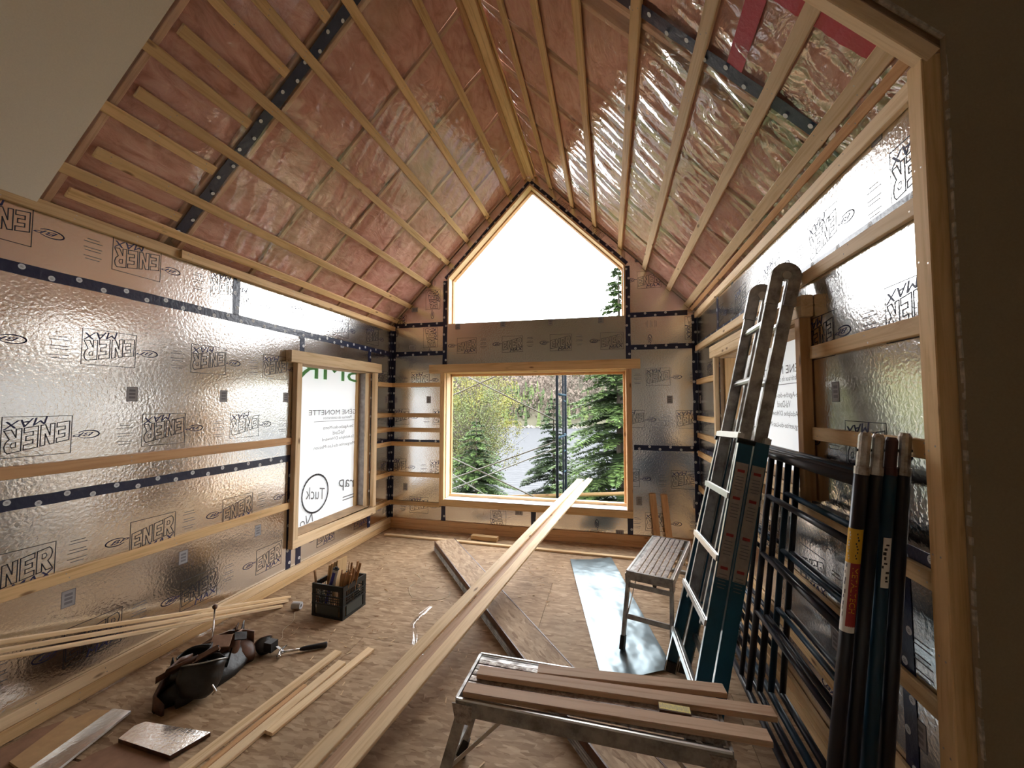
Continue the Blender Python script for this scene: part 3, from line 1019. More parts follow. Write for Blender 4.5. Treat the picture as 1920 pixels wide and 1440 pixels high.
def build_windows():
    # left window
    w1 = tag(link('window_1', None), 'left window opening closed with white printed house wrap', 'window', kind='structure')
    F = WALLS['L']
    u0, v0, u1, v1 = WIN_L
    def jb(p, q, w_, t_, mat='pine_pale', par=w1, wall='L', nm='frame_board'):
        f = WALLS[wall]; up = f(0, 0, 1) - f(0, 0, 0)
        return board(nm, f(*p), f(*q), w_, t_, up, mat, par)
    jb((-1.93, 2.155, .036), (-.37, 2.165, .036), .115, .066, nm='header_board')
    jb((-1.805, .40, .030), (-1.805, 2.097, .030), .066, .054)
    jb((-.465, .40, .030), (-.465, 2.10, .030), .062, .054)
    jb((-1.838, .365, .030), (-.434, .345, .030), .085, .054, nm='sill_board')
    mb = MB()   # lining of the opening through the wall
    mb.bbox((-.19, u1 - .004, v0), (0.0, u1 + .012, v1)); mb.bbox((-.19, u0 - .012, v0), (0, u0 + .004, v1))
    mb.bbox((-.19, u0, v1 - .004), (0, u1, v1 + .012)); mb.bbox((-.19, u0, v0 - .012), (0, u1, v0 + .004))
    mb.build('opening_lining', 'plywood_sheath', w1)
    def sheet(x, ua, ub, va, vb, par, sgn):
        nx, nz = 40, 50; vs, fs = [], []
        for i in range(nx + 1):
            for j in range(nz + 1):
                u = ua + (ub - ua) * i / nx; v = va + (vb - va) * j / nz
                vs.append((x + .005 * noise.noise(V((u * 3, v * 5, 2))) + .003 * noise.noise(V((u * 9, v * 3, 6))), u, v))
        for i in range(nx):
            for j in range(nz):
                k = i * (nz + 1) + j; fs.append((k, k + 1, k + nz + 2, k + nz + 1))
        m = MB(); m.add(vs, fs)
        return m.build('house_wrap', 'house_wrap', par, smooth=True, fixn=False)
    s1 = sheet(-.20, u0 - .05, u1 + .05, v0 - .05, v1 + .05, w1, 1)
    # letters lie on the sheet a few millimetres inside
    sub_print([(clip_poly(q, 0.01, .01, 1.26, 1.69), mi) for q, mi in WRAP if clip_poly(q, 0.01, .01, 1.26, 1.69)],
              'wrap_print', ['wrap_grey', 'wrap_green'], s1, lambda p: (-.188, u0 + p[0], v0 + p[1]))
    # right reveal: plastic lined insulation edge, vertical wood strips
    board('frame_board', (-.185, u1 - .035, v0), (-.185, u1 - .035, v1), .022, .05, (1, 0, 0), 'pine', w1)
    board('frame_board', (-.045, u1 - .016, v0), (-.045, u1 - .016, v1), .05, .022, (0, -1, 0), 'pine_pale', w1)
    m = MB(); m.bbox((-.16, u1 - .010, v0 + .01), (-.08, u1 - .005, v1 - .01)); m.build('insulation_edge', 'reveal_grey', w1)
    tape('L', w1, (-.495, .42), (-.495, 2.08), .03)
    # back picture window
    w2 = tag(link('window_2', None), 'large open picture window in the gable wall overlooking the lake', 'window', kind='structure')
    J = lambda p, q, w_, t_, mat='pine', nm='frame_board': jb(p, q, w_, t_, mat, w2, 'B', nm)
    J((.60, 2.175, .036), (3.35, 2.195, .036), .115, .066, nm='header_board')
    J((.790, .43, .030), (.790, 2.13, .030), .062, .054)
    J((3.215, .43, .030), (3.215, 2.13, .030), .064, .054, 'pine_orange')
    J((.760, .390, .030), (3.247, .385, .030), .085, .054, nm='sill_board')
    for nm, a, b, wd, th, up, mt in (
            ('lining_board', (.822, .10, .44), (.822, .10, 2.13), .19, .018, (1, 0, 0), 'pine_pale'), ('lining_board', (.838, .17, .44), (.838, .17, 2.12), .05, .022, (1, 0, 0), 'pine'),
            ('lining_board', (3.188, .10, .44), (3.188, .10, 2.13), .19, .018, (1, 0, 0), 'pine_orange'), ('lining_board', (3.168, .17, .44), (3.168, .17, 2.12), .05, .030, (1, 0, 0), 'pine_orange'),
            ('lining_board', (.82, .10, 2.128), (3.19, .10, 2.128), .19, .018, (0, 0, 1), 'pine'), ('lining_board', (.82, .17, 2.10), (3.19, .17, 2.10), .05, .03, (0, 0, 1), 'pine_orange'),
            ('lining_board', (.82, .165, .455), (3.19, .165, .455), .07, .035, (0, 0, 1), 'pine_pale')):
        board(nm, a, b, wd, th, up, mt, w2)
    m = MB(); m.bbox((.835, -.055, .434), (3.178, .13, .438)); m.build('sill_flashing', 'vinyl_white', w2)
    # pointed gable window
    w3 = tag(link('window_3', None), 'open pointed five sided window under the ridge', 'window', kind='structure')
    G = GABLE
    c = V((RX, 0, 3.6))
    for k in range(1, 5):
        a, b = V((G[k][0], 0, G[k][1])), V((G[(k + 1) % 5][0], 0, G[(k + 1) % 5][1]))
        d = (b - a).normalized(); inn = V((-d.z, 0, d.x))
        if inn.dot(c - a) < 0: inn = -inn
        for y, wd, off, mt in ((.05, .12, .012, 'pine_pale'), (.155, .08, .020, 'pine_orange')):
            board('frame_board', a + inn * off + V((0, y, 0)), b + inn * off + V((0, y, 0)), wd, .024 if y < .1 else .04, inn, mt, w3)
    # right window
    w4 = tag(link('window_4', None), 'right window opening closed with house wrap behind the ladder', 'window', kind='structure')
    u0, v0, u1, v1 = WIN_R
    J = lambda p, q, w_, t_, mat='pine_pale', nm='frame_board': jb(p, q, w_, t_, mat, w4, 'R', nm)
    J((.84, 2.180, .030), (2.80, 2.180, .030), .055, .054, nm='header_board')
    J((.84, 2.236, .030), (2.80, 2.236, .030), .055, .054, nm='header_board')
    J((.945, 1.22, .024), (.945, 2.150, .024), .06, .042)
    J((2.745, 1.215, .030), (2.745, 2.150, .030), .06, .052, 'pine_orange')
    J((.92, 1.215, .024), (2.715, 1.215, .024), .06, .042, nm='sill_board')
    mb = MB(); X0, X1 = W, W + .19
    mb.bbox((X0, -u0 - .004, v0), (X1, -u0 + .012, v1)); mb.bbox((X0, -u1 - .012, v0), (X1, -u1 + .004, v1))
    mb.bbox((X0, -u1, v1 - .004), (X1, -u0, v1 + .012)); mb.bbox((X0, -u1, v0 - .012), (X1, -u0, v0 + .004))
    mb.build('opening_lining', 'plywood_sheath', w4)
    board('frame_board', (W + .10, -u0 - .02, v0), (W + .10, -u0 - .02, v1), .12, .02, (0, 1, 0), 'pine', w4)
    s4 = sheet(W + .20, -u1 - .05, -u0 + .05, v0 - .05, v1 + .05, w4, -1)
    pol = [([(p[0], p[1] - .50) for p in q], mi) for q, mi in WRAP if mi == 0]
    pol = [(clip_poly(q, .02, .10, 1.7, .86), mi) for q, mi in pol]
    sub_print([x for x in pol if x[0]], 'wrap_print', ['wrap_grey', 'wrap_green'], s4, lambda p: (W + .188, -(u0 + .02 + p[0]), v0 + p[1]))
    tape('R', w4, (.975, 1.30), (.975, 2.10), .04)
build_windows()

# ------------------------------------------------------------------ long lumber out of the window
def build_lumber():
    a0, slope = V((2.42, -0.05, 0.4535)), 0.1117
    d = V((0.67, 3.45, 0)).normalized(); n = V((d.y, -d.x, 0))
    def at(y, off, dz):
        t = (y - a0.y) / d.y
        p = a0 + d * t + n * off
        p.z = a0.z + slope * (y - a0.y) + dz
        return p
    lab = ('long pine board, left one of three sloping from the window sill to the floor',
           'long pine board, sunken middle one of three sloping down from the sill',
           'long pine board, right one of three sloping from the window sill to the floor')
    for k, (off, yf, yn, dz, m, w) in enumerate(((-.083, .97, -4.02, .0205, 'pine_pale', .089), (-.002, .93, -3.95, .0, 'pine_reddish', .080), (.075, 1.03, -4.06, .0205, 'pine_pale', .082))):
        a, b = at(yn, off - (.012 if k == 0 else 0), dz), at(yf, off * .82, dz)
        up = (b - a).cross(n).normalized()
        if up.z < 0: up = -up
        tag(board('long_board', a, b, w, .019, up, m), lab[k], 'board', 'long boards through the window')
    # short boards lying on the floor
    for a, b, w, t, m, lb in (((1.03, -3.80, .010), (1.165, -2.65, .010), .060, .019, 'pine_pale', 'pine strip on the floor nearest to the tool belt, angled cut end'),
                              ((1.112, -3.80, .008), (1.185, -2.98, .008), .030, .014, 'pine_orange', 'narrow orange pine strip lying between two floor boards'),
                              ((1.165, -3.80, .010), (1.262, -2.74, .010), .058, .019, 'pine_pale', 'pine strip on the floor, middle of the group beside the hammer'),
                              ((1.262, -3.33, .010), (1.365, -2.57, .010), .056, .019, 'pine_pale', 'short pine strip on the floor closest to the long boards')):
        tag(board('floor_board', a, b, w, t, (0, 0, 1), m), lb, 'board', 'loose boards on the floor')
    for k, (a, b, lb) in enumerate((((.245, -2.07, .012), (.030, -4.05, .625), 'top thin pine strip leaning along the left wall'),
                                    ((.275, -2.13, .012), (.044, -4.05, .585), 'middle thin pine strip leaning along the left wall'),
                                    ((.300, -2.22, .012), (.056, -4.05, .552), 'lowest thin pine strip leaning along the left wall'))):
        tag(board('pine_strip', a, b, .021, .034, (1, 0, .1), 'pine_pale'), lb, 'wood strip', 'thin strips along the left wall')
    tag(board('pine_strip', (.14, -.34, .012), (3.98, -.44, .012), .055, .022, (0, 0, 1), 'pine_pale'), 'long thin pine strip lying on the floor along the gable wall', 'wood strip')
    tag(board('wood_block', (1.28, -.20, .03), (1.62, -.22, .03), .08, .05, (0, 0, 1), 'pine'), 'short wood offcut on the floor against the gable wall', 'wood block')
    for x, zz, lb in ((3.47, .64, 'left of two short boards leaning upright in the right back corner'), (3.60, .635, 'right of two short boards leaning upright in the right back corner')):
        tag(board('leaning_board', (x + .045, -.20, .008), (x, -.018, zz), .072, .019, (0, -1, .28), 'pine_orange'), lb, 'board', 'short boards leaning in the corner')
build_lumber()

# ------------------------------------------------------------------ scaffold walkboard on the floor
def build_walkboard():
    d = V((.611, -.792, 0)); a = V((1.085, -.62, 0)); L = 3.50
    ang = math.atan2(d.y, d.x)
    t = thing('scaffold_plank', 'long scaffold plank with plywood deck and grooved aluminium side rails on floor', 'scaffold plank', a, ang)
    mw = WM[t.name]
    m = MB(); m.bbox((0, -.112, .096), (L, .112, .108)); m.build('plywood_deck', 'osb', t, mw)
    for s in (-1, 1):
        m = MB(); y0, y1 = (s * .113, s * .122)
        y0, y1 = min(y0, y1), max(y0, y1)
        m.bbox((0, y0, .060), (L, y1, .110), 1)
        m.bbox((0, y0, .002), (L, y1, .056))
        for z in (.006, .024, .042):
            m.tube([(0, s * .122, z), (L, s * .122, z)], .007, 6)
        m.build('side_rail', ['aluminium_dull', 'leather_brown'], t, mw)
    for k in range(5):
        m = MB(); x = .03 + k * (L - .06) / 4
        m.bbox((x - .02, -.112, .05), (x + .02, .112, .095)); m.build('cross_member', 'aluminium_dull', t, mw)
build_walkboard()

# ------------------------------------------------------------------ sheet metal
def build_sheet():
    A, B, C_, D = V((2.55, -.62, 0)), V((2.985, -.46, 0)), V((3.36, -2.30, 0)), V((2.92, -2.52, 0))
    nu, nv = 24, 60; vs, fs = [], []
    for j in range(nv + 1):
        for i in range(nu + 1):
            s, t = i / nu, j / nv
            p = (A * (1 - s) + B * s) * (1 - t) + (D * (1 - s) + C_ * s) * t
            z = .0045 + .012 * min(1, abs(s - .46) / .50) * (.8 + .2 * math.cos(t * 5))
            z += .004 * noise.noise(V((s * 3, t * 7, 1))) * (1 if s > .1 else .3) + .003 * abs(noise.noise(V((s * 6 + t * 3, t * 12, 5))))
            vs.append((p.x, p.y, max(z, .003)))
    for j in range(nv):
        for i in range(nu):
            k = j * (nu + 1) + i; fs.append((k, k + 1, k + nu + 2, k + nu + 1))
    n = len(vs)
    m = MB(); m.add(vs + [(v[0], v[1], v[2] - .0015) for v in vs], fs + [tuple(q + n for q in reversed(f)) for f in fs])
    tag(m.build('sheet_metal', 'galvanised', smooth=True, fixn=False), 'shiny galvanised metal sheet with a lengthwise crease on the floor', 'metal sheet')
build_sheet()

# ------------------------------------------------------------------ folding work platforms
def work_platform(loc, rotz, label, L=.96, Wd=.30, H=.50):
    t = thing('work_platform', label, 'work platform', loc, rotz, 'folding aluminium work platforms')
    mw = WM[t.name]
    hx, hy = L / 2, Wd / 2
    for s in (-1, 1):                                    # long side rails
        m = MB(); m.bbox((-hx, s * hy - .009, H - .062), (hx, s * hy + .009, H - .001)); m.bbox((-hx, s * hy - s * .030 - .012, H - .012), (hx, s * hy - s * .012 + .006, H - .003))
        rl = m.build('side_rail', 'aluminium_dull', t, mw)
        m = MB(); m.tube([(-hx, s * (hy + .004), H - .002), (hx, s * (hy + .004), H - .002)], .0065, 6); m.build('rail_lip', 'aluminium', rl, mw)
    for k in range(6):                                   # deck slats
        y = -hy + .030 + (k + .5) * (Wd - .06) / 6
        m = MB(); m.bbox((-hx + .012, y - .0152, H - .010), (hx - .012, y + .0152, H))
        for q in (-.008, .0, .008):
            m.bbox((-hx + .012, y + q - .002, H), (hx - .012, y + q + .002, H + .0012))
        m.build('deck_slat', 'aluminium_worn', t, mw)
    for e in (-1, 1):
        m = MB(); m.bbox((e * hx - .006, -hy, H - .060), (e * hx + .006, hy, H + .002)); m.build('end_cap', 'aluminium_dull', t, mw)
        for s in (-1, 1):
            top = V((e * (hx - .03), s * (hy - .004), H - .03)); bot = V((e * (hx + .10), s * (hy + .012), .03))
            m = MB(); m.bar(top, bot, .045, .022, (0, s, 0))
            lg = m.build('leg', 'aluminium_dull', t, mw)
            dd = (bot - top).normalized()
            m = MB(); m.bar(bot - dd * .06, bot + dd * .027, .052, .030, (0, s, 0)); m.build('rubber_foot', 'rubber', lg, mw)
            m = MB(); q = top + dd * .005
            m.prism([(q.x - .03, q.z - .055), (q.x + .035, q.z - .055), (q.x + .04, q.z + .02), (q.x - .045, q.z + .02)], 'y', q.y + s * .012, q.y + s * .017)
            m.build('hinge_plate', 'aluminium_worn', t, mw)
            m = MB(); m.bar(V((e * (hx - .20), s * (hy - .03), H - .06)), top.lerp(bot, .62) - V((0, s * .012, 0)), .014, .005, (0, 1, 0)); m.build('brace', 'aluminium', t, mw)
        for f in (.16, .60):
            p = V((e * (hx - .03), 0, H - .03)).lerp(V((e * (hx + .10), 0, .03)), f)
            m = MB(); m.bar((p.x, -hy + .01, p.z), (p.x, hy - .01, p.z), .030, .022, (e, 0, .25)); m.build('crossbar', 'aluminium_dull', t, mw)
    return t
work_platform((2.875, -3.385, 0), math.radians(-1.2), 'folding aluminium work platform in the foreground with boards on it', L=1.02)
work_platform((3.370, -1.675, .008), math.radians(73), 'empty folding aluminium work platform standing by the metal sheet', L=.90)

for a, b, m, lb in (((2.385, -3.490, .513), (3.525, -3.468, .513), 'pine_reddish', 'reddish board on the foreground platform, nearest to the viewer'),
                    ((2.405, -3.372, .513), (3.585, -3.338, .513), 'pine_reddish', 'reddish board on the foreground platform, middle of three'),
                    ((2.66, -3.300, .513), (3.435, -3.245, .513), 'pine_reddish', 'shorter reddish board on the foreground platform, farthest of three')):
    tag(board('cut_board', a, b, .064, .022, (0, 0, 1), m), lb, 'board', 'boards on the foreground platform')
def build_label_block():
    m = MB(); m.box((0, 0, .013), (.115, .040, .020)); m.box((0, .002, .0236), (.113, .034, .001), None, 1)
    rnd = random.Random(2)
    for k in range(22):
        x = -.052 + k * .0048
        m.box((x, .002 + rnd.uniform(-.002, .002), .0243), (.0012, rnd.uniform(.012, .026), .0006), None, 2)
    tag(m.build('tagged_offcut', ['leather_brown', 'label_pale_yellow', 'label_grey'], None, Matrix.Translation((3.215, -3.412, .501)) @ Matrix.Rotation(-.02, 4, 'Z')), 'small dark offcut with a pale yellow printed tag between boards', 'wood offcut')
build_label_block()

# ------------------------------------------------------------------ ladder
def build_ladder():
    F = V((3.293, -2.681, 0)); T = V((3.809, -2.567, 2.30))
    s = (T - F).normalized(); r = V((-.015, .9988, -.0457)); r = (r - s * r.dot(s)).normalized()
    w = s.cross(r); w = w if w.x > 0 else -w
    F = F + s * .055
    t = thing('multi_ladder', 'tall folding aluminium ladder with teal painted rails leaning on the right wall', 'ladder', F)
    def Pt(a, b, c): return F + s * a + r * b + w * c
    SP, OFF = .314, -.055
    hw0, hw1, hwi = .325, .205, .172
    def hw(a): return hw0 + (hw1 - hw0) * min(1, max(0, a / 1.52))
    dep = .068
    for half, c0 in ((0, 0.0), (1, .076)):
        base0 = 0.0 if half == 0 else .02
        for side in (-1, 1):
            # flared outer rail as an open channel: web and two flanges
            m = MB()
            a, b = Pt(base0, side * hw(0), c0 + dep / 2), Pt(1.50, side * hw(1.5), c0 + dep / 2)
            m.bar(a, b, dep, .004, r, 1)
            for c in (.002, dep - .002):
                m.bar(Pt(base0, side * (hw(0) - .010), c0 + c), Pt(1.50, side * (hw(1.5) - .010), c0 + c), .022, .004, w)
            o = m.build('outer_rail', ['aluminium', 'ladder_teal'], t)
            m = MB()
            a, b = Pt(.80, side * (hw(.8) + .0026), c0 + dep / 2), Pt(1.38, side * (hw(1.38) + .0026), c0 + dep / 2)
            m.bar(a, b, dep * .86, .001, r, 0)
            for f, l in ((.06, 1), (.30, 1), (.62, 1), (.90, 1)):
                q = a.lerp(b, 1 - f); m.bar(q, q + (a - b).normalized() * .014, dep * .50, .0018, r, 1)
                for k in range(5):
                    q2 = q + (a - b).normalized() * (.036 + .016 * k); m.bar(q2, q2 + (a - b).normalized() * .004, dep * (.5 + .1 * (k % 2)), .0018, r, 2)
            m.build('warning_label', ['label_paper', 'label_red', 'ink_grey'], o)
            m = MB(); m.bar(Pt(base0 - .005, side * hw(0), c0 + dep / 2), Pt(base0 + .06, side * hw(.06), c0 + dep / 2), dep + .006, .03, r); m.build('rubber_foot', 'rubber', o)
            # straight inner rail
            m = MB()
            a0 = .52
            m.bar(Pt(a0, side * hwi, c0 + dep / 2), Pt(2.40, side * hwi, c0 + dep / 2), dep - .008, .005, r)
            for c in (.006, dep - .006):
                m.bar(Pt(a0, side * (hwi - .009), c0 + c), Pt(2.40, side * (hwi - .009), c0 + c), .020, .004, w)
            m.build('inner_rail', 'aluminium_dull', t)
        for k in range(1, 6):
            aa = SP * k + OFF; h = hw(aa)
            m = MB(); c = c0 - .004 if half == 0 else c0 + dep - .02
            p, q = Pt(aa, -h, c + .010), Pt(aa, h, c + .010)
            m.bar(p, q, .030, .030, s); m.bar(p + s * .014, q + s * .014, .010, .010, s); m.bar(p - w * .012 + s * .004, q - w * .012 + s * .004, .008, .018, s)
            m.build('rung', 'aluminium', t)
        for k in (6, 7):
            aa = SP * k + OFF
            m = MB(); p, q = Pt(aa, -hwi, c0 + dep / 2), Pt(aa, hwi, c0 + dep / 2)
            m.tube([p, q], .016, 8); m.bar(p + s * .014, q + s * .014, .026, .006, s)
            m.build('rung', 'aluminium', t)
    for side in (-1, 1):                                 # hinges: rounded loops over both halves
        m = MB(); cc = (.076 + dep) / 2; R_ = (.076 + dep) / 2
        n = 14
        out = [Pt(2.36, side * hwi, cc - R_)] + [Pt(2.40 + R_ * math.sin(math.pi * i / n), side * hwi, cc - R_ * math.cos(math.pi * i / n)) for i in range(n + 1)] + [Pt(2.36, side * hwi, cc + R_)]
        ri = .012
        inn = [Pt(2.24, side * hwi, cc - ri)] + [Pt(2.37 + ri * math.sin(math.pi * i / n), side * hwi, cc - ri * math.cos(math.pi * i / n)) for i in range(n + 1)] + [Pt(2.24, side * hwi, cc + ri)]
        out[0], out[-1] = Pt(2.24, side * hwi, cc - R_), Pt(2.24, side * hwi, cc + R_)
        N_ = len(out)
        vs = []
        for off in (-.014, .014):
            vs += [p + r * off for p in out] + [p + r * off for p in inn]
        fs = []
        for base in (0, 2 * N_):
            for i in range(N_ - 1):
                fs.append((base + i, base + i + 1, base + N_ + i + 1, base + N_ + i))
        for i in range(N_ - 1):
            fs.append((i, i + 1, 2 * N_ + i + 1, 2 * N_ + i)); fs.append((N_ + i, N_ + i + 1, 3 * N_ + i + 1, 3 * N_ + i))
        fs += [(0, N_, 3 * N_, 2 * N_), (N_ - 1, 2 * N_ - 1, 4 * N_ - 1, 3 * N_ - 1)]
        m.add(vs, fs)
        h = m.build('hinge', 'aluminium_dull', t)
        m = MB(); m.tube([Pt(2.40, side * hwi - .020, cc), Pt(2.40, side * hwi + .020, cc)], .022, 14); m.build('hinge_bolt', 'aluminium', h)
    for side in (-1, 1):                                 # lock knobs below the extension
        m = MB(); m.tube([Pt(1.49, side * (hw1 + .004), -.012), Pt(1.49, side * (hw1 + .004), .075)], .014, 8); m.build('lock_knob', 'plastic_black', t)
build_ladder()

# ------------------------------------------------------------------ scaffold end frames leaning on the right wall
def scaffold_frame(k, x0, sl, mat, topmat, label, rung_z, pinz):
    yo = (0, .005, .010, .015)[k]
    t = thing('leaning_scaffold', label, 'scaffold frame', (x0, -3.50, 0), 0, 'scaffold frames stacked against the right wall')
    yn, ym, yf = -3.50 + yo, -2.72 + yo, -1.98 + yo
    X = lambda z: x0 + sl * z
    def pt(y, z): return V((X(z), y, z))
    r = .0213
    for y in (yn, yf):
        m = MB(); m.tube([pt(y, 0.0), pt(y, 1.47)], r, 14); lg = m.build('leg', mat, t, smooth=True)
        m = MB(); m.tube([pt(y, 1.462), pt(y, 1.488)], r + .0008, 14); m.tube([pt(y, 1.488), pt(y, pinz - .012), pt(y, pinz)], [.0185, .0185, .013], 14); m.build('coupling_pin', topmat, lg, smooth=False)
        m = MB(); m.tube([pt(y, 1.545) - V((.022, 0, 0)), pt(y, 1.545) + V((.022, 0, 0))], .005, 8); m.build('pin_hole', 'label_black', lg)
    m = MB(); m.tube([pt(yn, 1.435), pt(yf, 1.435)], .0200, 12); m.build('top_bar', mat, t, smooth=True)
    m = MB(); m.tube([pt(yn, .20), pt(yf, .20)], .0170, 12); m.build('lower_bar', mat, t, smooth=True)
    m = MB(); m.tube([pt(ym, .20), pt(ym, 1.435)], .0150, 10); m.build('inner_post', mat, t, smooth=True)
    m = MB(); m.tube([pt(ym + .12, .20), pt(ym + .12, 1.435)], .0120, 10); m.build('inner_post', mat, t, smooth=True)
    for z in rung_z:
        m = MB(); m.tube([pt(yn, z), pt(ym, z)], .0130, 10); m.build('rung', mat, t, smooth=True)
    for z in (rung_z[1], rung_z[2] - .12, .36):
        m = MB(); m.tube([pt(yf, z), pt(ym + .12, z)], .0120, 10); m.build('rung', mat, t, smooth=True)
    return t
LEGS = ((3.652, .1150), (3.707, .1060), (3.763, .0970), (3.820, .0870))
SF = []
for k, (x0, sl) in enumerate(LEGS):
    SF.append(scaffold_frame(k, x0, sl, ('steel_navy', 'steel_navy', 'steel_blue', 'steel_navy')[k], ('pin_steel', 'pin_steel', 'steel_maroon', 'pin_steel')[k],
        ('dark navy scaffold frame at the front of the stack with yellow label', 'dark navy scaffold frame second from the front of the stack',
         'blue scaffold frame with maroon pins, third in the stack', 'dark navy scaffold frame nearest to the right wall')[k],
        ((1.22, .92, .62), (1.20, .90, .60), (1.235, .94, .64), (1.21, .93, .63))[k], (1.605, 1.60, 1.59, 1.605)[k]))
def leg_labels():
    # sleeve shaped stickers on the near leg of the first and third frame
    def sleeve(frame_i, z0, z1, a0, a1, mats, name, extra=None):
        x0, sl = LEGS[frame_i]
        n = 10; r = .0220; yc = (-3.50, -3.495, -3.490, -3.485)[frame_i]; m = MB(); vs, fs = [], []
        for z in (z0, z1):
            for i in range(n + 1):
                a = math.radians(a0 + (a1 - a0) * i / n)
                vs.append((x0 + sl * z + r * math.cos(a), yc + r * math.sin(a), z))
        for i in range(n): fs.append((i, i + 1, n + 2 + i, n + 1 + i))
        m.add(vs, fs, 0)
        if extra:
            for (s, ang, zc, w_, h_, mi) in extra:
                if s:
                    marks = fit(text_polys(s, 1, 0, 0), -w_ / 2, w_ / 2, -h_ / 2, h_ / 2)
                else:                                    # worn, unreadable print
                    rg = random.Random(int(zc * 1000 + ang)); marks = []
                    for j in range(9):
                        a_ = -w_ / 2 + w_ * (j + rg.random() * .4) / 9; b_ = -h_ / 2 + h_ * rg.random() * .5
                        marks += rect(a_, b_, a_ + w_ / 9 * rg.uniform(.3, .7), b_ + h_ * rg.uniform(.2, .5))
                for q in marks:
                    m.add([(x0 + sl * (zc - p[0]) + (r + .0006) * math.cos(math.radians(ang) + p[1] / r), yc + (r + .0006) * math.sin(math.radians(ang) + p[1] / r), zc - p[0]) for p in q], [tuple(range(len(q)))], mi)
        return m.build(name, mats, SF[frame_i], fixn=False)
    sleeve(0, 1.165, 1.280, 165, 300, ['label_yellow', 'label_black', 'label_white'], 'sticker', [(None, 262, 1.222, .09, .012, 1), (None, 205, 1.222, .10, .010, 2)])
    sleeve(0, .955, 1.165, 165, 225, ['label_white', 'ink_grey'], 'sticker', [(None, 195, 1.07, .18, .012, 1)])
    sleeve(0, .955, 1.165, 225, 300, ['label_red', 'label_yellow', 'label_white'], 'sticker', [('METALTECH', 262, 1.075, .15, .016, 1)])
    sleeve(0, .935, .958, 165, 300, ['label_white'], 'sticker')
    sleeve(2, 1.09, 1.255, 235, 295, ['label_white', 'label_black'], 'sticker', [(None, 265, 1.17, .14, .022, 1)])
leg_labels()

